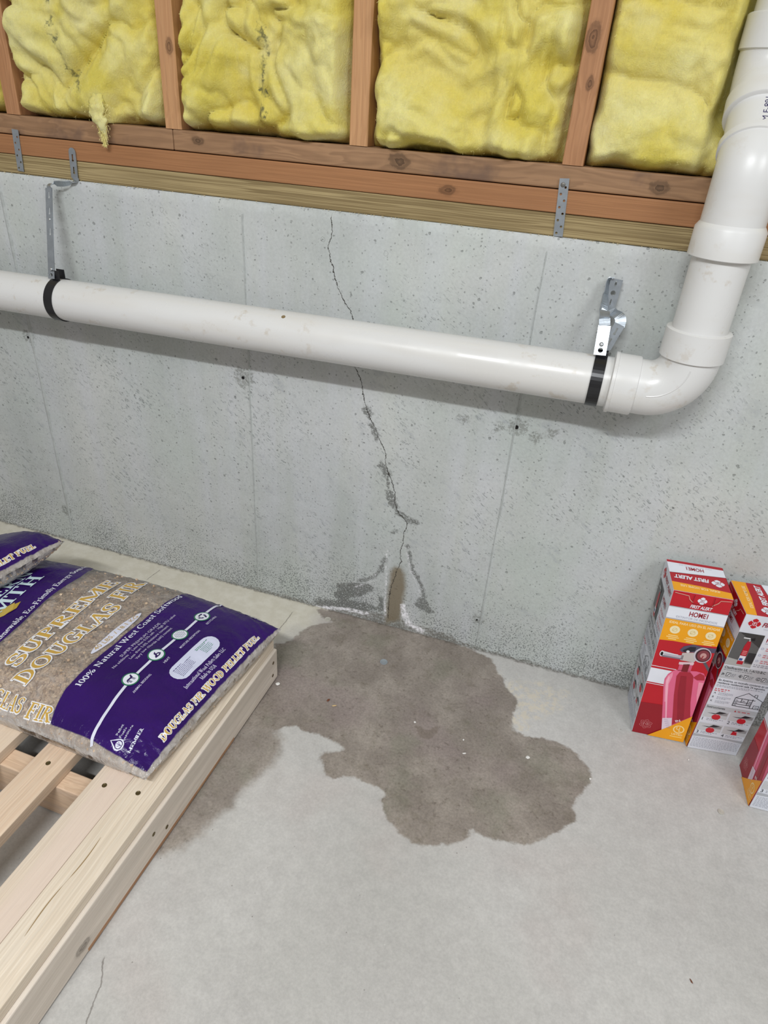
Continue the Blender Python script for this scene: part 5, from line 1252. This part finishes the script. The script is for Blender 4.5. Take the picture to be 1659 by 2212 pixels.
def instr_face(ar, seed=1):
    Y = lambda f: f * HA
    R = ar.rect
    R(.005, 0, .995, HA, (216, 219, 228), 0)
    cross_logo(ar, .205, Y(.950), .115, RED, WHT, 1); ar.text('FIRST ALERT', (.35, Y(.938)), (.95, Y(.938)), .095, (150, 24, 40), 2, .03, .2)
    R(.40, Y(.920), .80, Y(.924), (190, 192, 200), 1)
    # photo of a standing extinguisher
    R(.005, Y(.66), .475, Y(.885), (92, 92, 92), 1); ar.poly([(.005, Y(.66)), (.475, Y(.66)), (.475, Y(.69)), (.005, Y(.71))], (170, 170, 168), 2)
    ar.poly([(.03, Y(.885)), (.475, Y(.885)), (.475, Y(.80))], (60, 60, 60), 2); R(.33, Y(.685), .475, Y(.76), (48, 48, 50), 2)
    ar.poly([(.20, Y(.675)), (.31, Y(.675)), (.31, Y(.80)), (.285, Y(.835)), (.225, Y(.835)), (.20, Y(.80))], (176, 30, 44), 3); R(.20, Y(.70), .31, Y(.735), (220, 220, 228), 4); R(.21, Y(.703), .27, Y(.718), (60, 90, 150), 5)
    for k in range(3): R(.215, Y(.745 + k * .010), .295, Y(.749 + k * .010), (226, 150, 150), 4)
    R(.24, Y(.835), .27, Y(.85), (170, 170, 170), 4); R(.13, Y(.850), .25, Y(.857), (226, 226, 228), 4); ar.poly([(.25, Y(.85)), (.33, Y(.862)), (.34, Y(.842)), (.27, Y(.842))], (30, 30, 32), 4)
    ar.text('HOME1', (.54, Y(.845)), (.86, Y(.845)), .10, (150, 24, 40), 2, .02); ar.greek(.54, Y(.832), .92, 1, .03, .02, (178, 180, 190), 2, seed)
    for k, f in enumerate((.80, .755, .715)):
        ar.ring(.535, Y(f), .026, .010, (170, 176, 196), 2, 12); ar.greek(.60, Y(f), .95, 2, .045, .018, (206, 110, 116), 2, seed + k)
    ar.greek(.51, Y(.685), .95, 2, .04, .016, (150, 150, 160), 2, seed + 9)
    R(.005, Y(.562), .995, Y(.652), (186, 188, 192), 1)
    ar.text('Clasificaci\u00f3n UL 1-A/10-B:C', (.03, Y(.633)), (.79, Y(.633)), .058, (40, 40, 46), 2, .01)
    ar.greek(.03, Y(.622), .8, 1, .03, .012, (120, 120, 126), 2, seed + 3)
    for k, t in enumerate('ABC'):
        x = .05 + k * .33; ar.text(t, (x - .02, Y(.586)), (x + .02, Y(.586)), .045, (40, 40, 46), 2, .02); ar.ring(x, Y(.593), .042, .008, (40, 40, 46), 2, 3 if t == 'A' else (4 if t == 'B' else 14))
        R(x + .06, Y(.578), x + .145, Y(.606), (54, 54, 58), 2); R(x + .068, Y(.581), x + .137, Y(.603), (206, 208, 212), 3); ar.line([(x + .08, Y(.584)), (x + .12, Y(.60))], .014, (54, 54, 58), 4); ar.greek(x + .16, Y(.598), x + .24, 3, .03, .010, (120, 120, 126), 3, seed + k)
    ar.text('En Am\u00e9rica, un incendio comienza en una', (.03, Y(.540)), (.985, Y(.540)), .046, (40, 40, 46), 2, .008)
    ar.text('residencia residencial cada 24 segundos.', (.03, Y(.521)), (.93, Y(.521)), .046, (40, 40, 46), 2, .008)
    ar.greek(.03, Y(.508), .9, 2, .03, .012, (150, 150, 158), 2, seed + 4)
    ar.greek(.03, Y(.478), .33, 2, .045, .020, (200, 70, 78), 2, seed + 5)
    for k, f in enumerate((.448, .418, .388)):
        ar.text('ABK'[k], (.04, Y(f - .004)), (.075, Y(f - .004)), .045, (50, 50, 56), 2); ar.greek(.13, Y(f + .006), .40, 3, .026, .010, (150, 150, 160), 2, seed + 6 + k)
    H = (46, 46, 52); lw = .013
    hx = lambda x, f: (x, Y(f))
    ar.line([hx(.47, .378), hx(.47, .438), hx(.67, .484), hx(.985, .438), hx(.985, .378), hx(.47, .378)], lw, H, 2)
    ar.line([hx(.47, .438), hx(.85, .438)], lw, H, 2); ar.line([hx(.47, .412), hx(.80, .412)], lw, H, 2); ar.line([hx(.60, .412 + .0), hx(.60, .438)], lw, H, 2); ar.line([hx(.72, .395), hx(.72, .438)], lw, H, 2)
    ar.line([hx(.47, .395), hx(.80, .395)], lw, H, 2); ar.line([hx(.80, .378), hx(.80, .446)], lw, H, 2); ar.line([hx(.86, .378), hx(.86, .402), hx(.96, .402), hx(.96, .378)], lw, H, 2); ar.line([hx(.80, .468), hx(.80, .480), hx(.85, .480), hx(.85, .460)], lw, H, 2)
    for x, f in ((.49, .420), (.62, .420), (.74, .420), (.49, .400), (.74, .400), (.49, .383), (.89, .386)): ar.greek(x, Y(f), x + .07, 1, .02, .016, (110, 110, 116), 2, seed)
    R(.005, Y(.325), .995, Y(.358), (186, 188, 192), 1); ar.text('Instrucciones', (.03, Y(.336)), (.38, Y(.336)), .055, (46, 46, 52), 2, .01)
    ar.poly([(.56, Y(.334)), (.60, Y(.334)), (.58, Y(.347))], (180, 40, 50), 2); ar.greek(.63, Y(.336), .96, 1, .03, .022, (190, 100, 106), 2, seed + 2)
    for k, (x, f) in enumerate(((.02, .262), (.515, .262), (.02, .155), (.515, .155))):
        R(x, Y(f), x + .47, Y(f + .06), (196, 197, 200), 1)
        ar.ell(x + .26, Y(f + .010), .085, .075, (196, 34, 48), 2, 16) if k != 3 else ar.poly([(x + .18, Y(f + .002)), (x + .30, Y(f + .004)), (x + .27, Y(f + .034)), (x + .20, Y(f + .034))], (196, 34, 48), 2)
        R(x + .235, Y(f + .028), x + .285, Y(f + .036), (220, 150, 160), 3)
        ar.poly([(x + .06, Y(f + .036)), (x + .22, Y(f + .038)), (x + .28, Y(f + .056)), (x + .42, Y(f + .052)), (x + .34, Y(f + .040)), (x + .20, Y(f + .032))], (44, 42, 46), 4)
        ar.poly([(x + .27, Y(f + .036)), (x + .45, Y(f + .052)), (x + .45, Y(f + .030)), (x + .33, Y(f + .028))], (150, 148, 150), 3)
        ar.text(str(k + 1), (x + .015, Y(f - .026)), (x + .055, Y(f - .026)), .080, (46, 46, 52), 2); ar.greek(x + .10, Y(f - .012), x + .42, 2, .035, .014, (150, 150, 158), 2, seed + k)
    ar.poly([(.005, Y(.100)), (.5, Y(.110)), (.995, Y(.100)), (.995, Y(.118)), (.005, Y(.122))], (172, 174, 180), 1)
    ar.greek(.03, Y(.088), .96, 7, .040, .014, (168, 170, 180), 2, seed + 11)
def top_face(ar):
    R = ar.rect
    R(.005, .005, .995, .995, (178, 28, 42), 0)
    ar.poly([(.005, .005), (.995, .005), (.995, .19), (.5, .25), (.005, .275)], YEL, 1)
    ar.poly([(.005, .57), (.995, .66), (.995, .90), (.005, .915)], WHT, 1); ar.line([(.005, .57), (.995, .66)], .012, GRY, 2)
    ar.text('IDEAL FOR HOME USE', (.80, .19), (.14, .215), .060, (250, 226, 170), 2, .02)
    ar.text('FIRST ALERT', (.67, .505), (.065, .51), .105, WHT, 2, .04, .2); cross_logo(ar, .82, .43, .115, WHT, DRED, 1)
    ar.text('HOME1', (.63, .82), (.325, .82), .10, (150, 24, 40), 2, .02); ar.text('FIRE EXTINGUISHER', (.78, .88), (.20, .88), .035, (196, 198, 206), 2)
def carton(bot, topc, label, front, left, top_dir, seed, extra=None):
    """bot/topc: FL, FR, BR, BL corners in world"""
    base = np.mean(np.array(bot), 0)
    root = thing('extinguisher_carton', tuple(base), label, 'box', 'fire extinguisher cartons')
    P = [tuple(p) for p in bot] + [tuple(p) for p in topc]
    # body with softened edges and a slightly crushed foot
    me = hexa('carton_body', P, M_CARD, .0009)
    link('carton_body', me, root)
    FL, FR, BR, BL = bot; tFL, tFR, tBR, tBL = topc
    for nm, kind, q in (('front_print', front, (FL, FR, tFR, tFL)), ('side_print', left, (BL, FL, tFL, tBL))):
        ar = Art(quadmap(*q)); (ext_face if kind == 'ext' else lambda a: instr_face(a, seed))(ar); ar.build(nm, root)
    ar = Art(quadmap(*((tFL, tFR, tBR, tBL) if top_dir == 0 else (tBL, tFL, tFR, tBR)), w=1.0, h=1.0)); top_face(ar); ar.build('top_print', root)
    # right side plain red
    ar = Art(quadmap(FR, BR, tBR, tFR)); ar.rect(.005, 0, .995, HA, DRED, 0); ar.rect(.005, HA * .44, .995, HA * .455, WHT, 1); ar.rect(.005, HA * .35, .995, HA * .36, WHT, 1); ar.build('right_print', root)
    # tucked flap outline at the head of the extinguisher face
    q = (FL, FR, tFR, tFL) if front == 'ext' else (BL, FL, tFL, tBL)
    f = quadmap(*q)
    tab = [(.02, 3.46), (.25, 3.45), (.29, 3.36), (.34, 3.30), (.36, 3.49), (.40, 3.495), (.42, 3.47)]
    ar = Art(f)
    ar.line([(.03, 3.475), (.27, 3.45), (.30, 3.38), (.35, 3.335), (.365, 3.33)], .012, (214, 168, 150), 9); ar.line([(.365, 3.49), (.355, 3.34), (.36, 3.305), (.69, 3.31)], .008, (110, 14, 26), 9); ar.line([(.69, 3.31), (.70, 3.33), (.77, 3.39), (.80, 3.45), (.97, 3.47)], .012, (214, 168, 150), 9); ar.line([(.70, 3.31), (.70, 3.49)], .008, (110, 14, 26), 9)
    ar.build('tuck_flap', root, 'cut edge of the tucked-in carton flap')
    return root
def para(o, e1, e2, e3):
    o, e1, e2, e3 = (np.array(v, float) for v in (o, e1, e2, e3)); b = [o, o + e1, o + e1 + e2, o + e2]
    return [tuple(p) for p in b], [tuple(p + e3) for p in b]
b1, t1 = para((.2800, -.1299, .0005), (.1110, .0099, .002), (-.0105, .1090, 0), (-.0192, 0, .3985))
carton(b1, t1, 'leftmost red extinguisher carton, slightly taller, extinguisher picture facing out', 'ext', 'instr', 0, 11)
b2_, t2 = para((.3995, -.1300, .0005), (.1030, .0150, .0), (-.0168, .1085, 0), (-.0005, 0, .3820))
carton(b2_, t2, 'middle extinguisher carton with white instruction panel facing out', 'instr', 'ext', 1, 23)
b3, t3 = para((.5132, -.2446, .0005), (.1108, .0066, 0), (-.0061, .1050, 0), (0, 0, .386))
carton(b3, t3, 'rightmost extinguisher carton, nearest the camera and cut by the frame', 'instr', 'ext', 1, 37)

# ------------------------------------------------------------------ small things on the floor
def disc(name, x, y, r, mat, label, cat, h=.0012, group=None):
    o = link(name, lathe(name, (x, y, 0), (0, 0, 1), [(-.0005, r * .97), (.0001, r), (h * .8, r), (h, r * .96), (h, r * .88), (h * .85, r * .85), (h * .84, r * .3)], mat, 28))
    return tag(o, label, cat, group)
M_DISC = mat_plain('dull_zinc_disc', lin((164, 172, 178)), .45, .45, .5, .08, 90)
M_DISC2 = mat_plain('dusty_disc', lin((186, 182, 172)), .7, .1, .3, .12, 90)
disc('metal_disc', -.3121, -.1333, .0095, M_DISC, 'round grey metal disc lying on the damp concrete', 'disc', group='flat discs on the floor')
disc('metal_disc', -.5005, -.0389, .0085, M_DISC2, 'dusty tan disc lying near the wall foot', 'disc', group='flat discs on the floor')
disc('metal_disc', .4560, -.2790, .0062, M_DISC2, 'small pale disc on dry floor in front of the cartons', 'disc', group='flat discs on the floor')
def chip(x, y, L, w, h, rz, mat, label, cat):
    bm = bmesh.new(); bmesh.ops.create_icosphere(bm, subdivisions=2, radius=1)
    r = random.Random(int(abs(x * 1e4)))
    for v in bm.verts: v.co *= 1 + r.uniform(-.16, .16)
    me = bpy.data.meshes.new('chip'); bm.to_mesh(me); bm.free(); me.materials.append(mat)
    me.transform(Matrix.Translation((x, y, h * .8)) @ Matrix.Rotation(rz, 4, 'Z') @ Matrix.Diagonal((L, w, h, 1)))
    o = link(cat.replace(' ', '_'), me); return tag(o, label, cat)
M_CHIPW = mat_plain('white_chip', lin((226, 224, 220)), .6)
M_CHIPT = mat_plain('tan_chip', lin((206, 178, 128)), .7)
M_CHIPB = mat_plain('brown_chip', lin((110, 66, 44)), .8)
chip(-.5205, -.2967, .0052, .0046, .0016, .3, M_CHIPW, 'white flake beside the pallet corner', 'plaster flake')
chip(.0663, -.2904, .0050, .0042, .0018, .6, M_CHIPW, 'pale angular flake on the right of the damp patch', 'plaster flake')
chip(-.1875, -.2878, .0026, .0024, .0018, .2, M_CHIPW, 'tiny white bead at the darkest spot of the damp patch', 'plaster flake')
chip(-.0742, -.2955, .0020, .0019, .0016, .2, M_CHIPW, 'tiny white crumb in the middle of the damp patch', 'plaster flake')
chip(-.0646, -.3297, .0042, .0016, .0012, .5, M_CHIPW, 'small white sliver below the crumb in the damp patch', 'plaster flake')
chip(-.3728, -.3093, .0055, .0016, .0012, .5, M_CHIPT, 'tan wood splinter on the left of the damp patch', 'wood chip')
chip(-.3918, -.2991, .0046, .0026, .0012, 1.1, M_CHIPB, 'brown bark chip on the left of the damp patch', 'wood chip')
chip(.1981, -.2963, .0024, .0022, .0014, 1.1, M_CHIPW, 'white crumb at the right rim of the damp patch', 'plaster flake')
chip(.4000, -.1672, .0020, .0020, .0014, 1.1, M_CHIPW, 'white crumb just in front of the middle carton', 'plaster flake')
chip(.3778, -.6326, .0040, .0012, .0010, 2.1, M_CHIPB, 'dark brown splinter on the open floor at lower right', 'wood chip')
# sawdust crumbs lying along the top of the concrete
r = np.random.default_rng(5); V = []; F = []
for k in range(420):
    x = r.uniform(-1.6, .6); y = r.uniform(.0005, .005); s_ = r.uniform(.0003, .0010); b = len(V)
    for dx, dy, dz in ((-1, -1, 0), (1, -1, 0), (1, 1, 0), (-1, 1, 0), (0, 0, 1.4)): V.append((x + dx * s_ * r.uniform(.6, 1.4), y + dy * s_ * .7, HC + .0003 + dz * s_))
    F += [(b, b + 1, b + 4), (b + 1, b + 2, b + 4), (b + 2, b + 3, b + 4), (b + 3, b, b + 4), (b + 3, b + 2, b + 1, b)]
tag(link('sawdust', mesh('sawdust', V, F, mat_plain('pale_sawdust', lin((206, 192, 156)), .9))), 'sawdust crumbs scattered along the top of the concrete wall', 'sawdust', None, 'stuff')
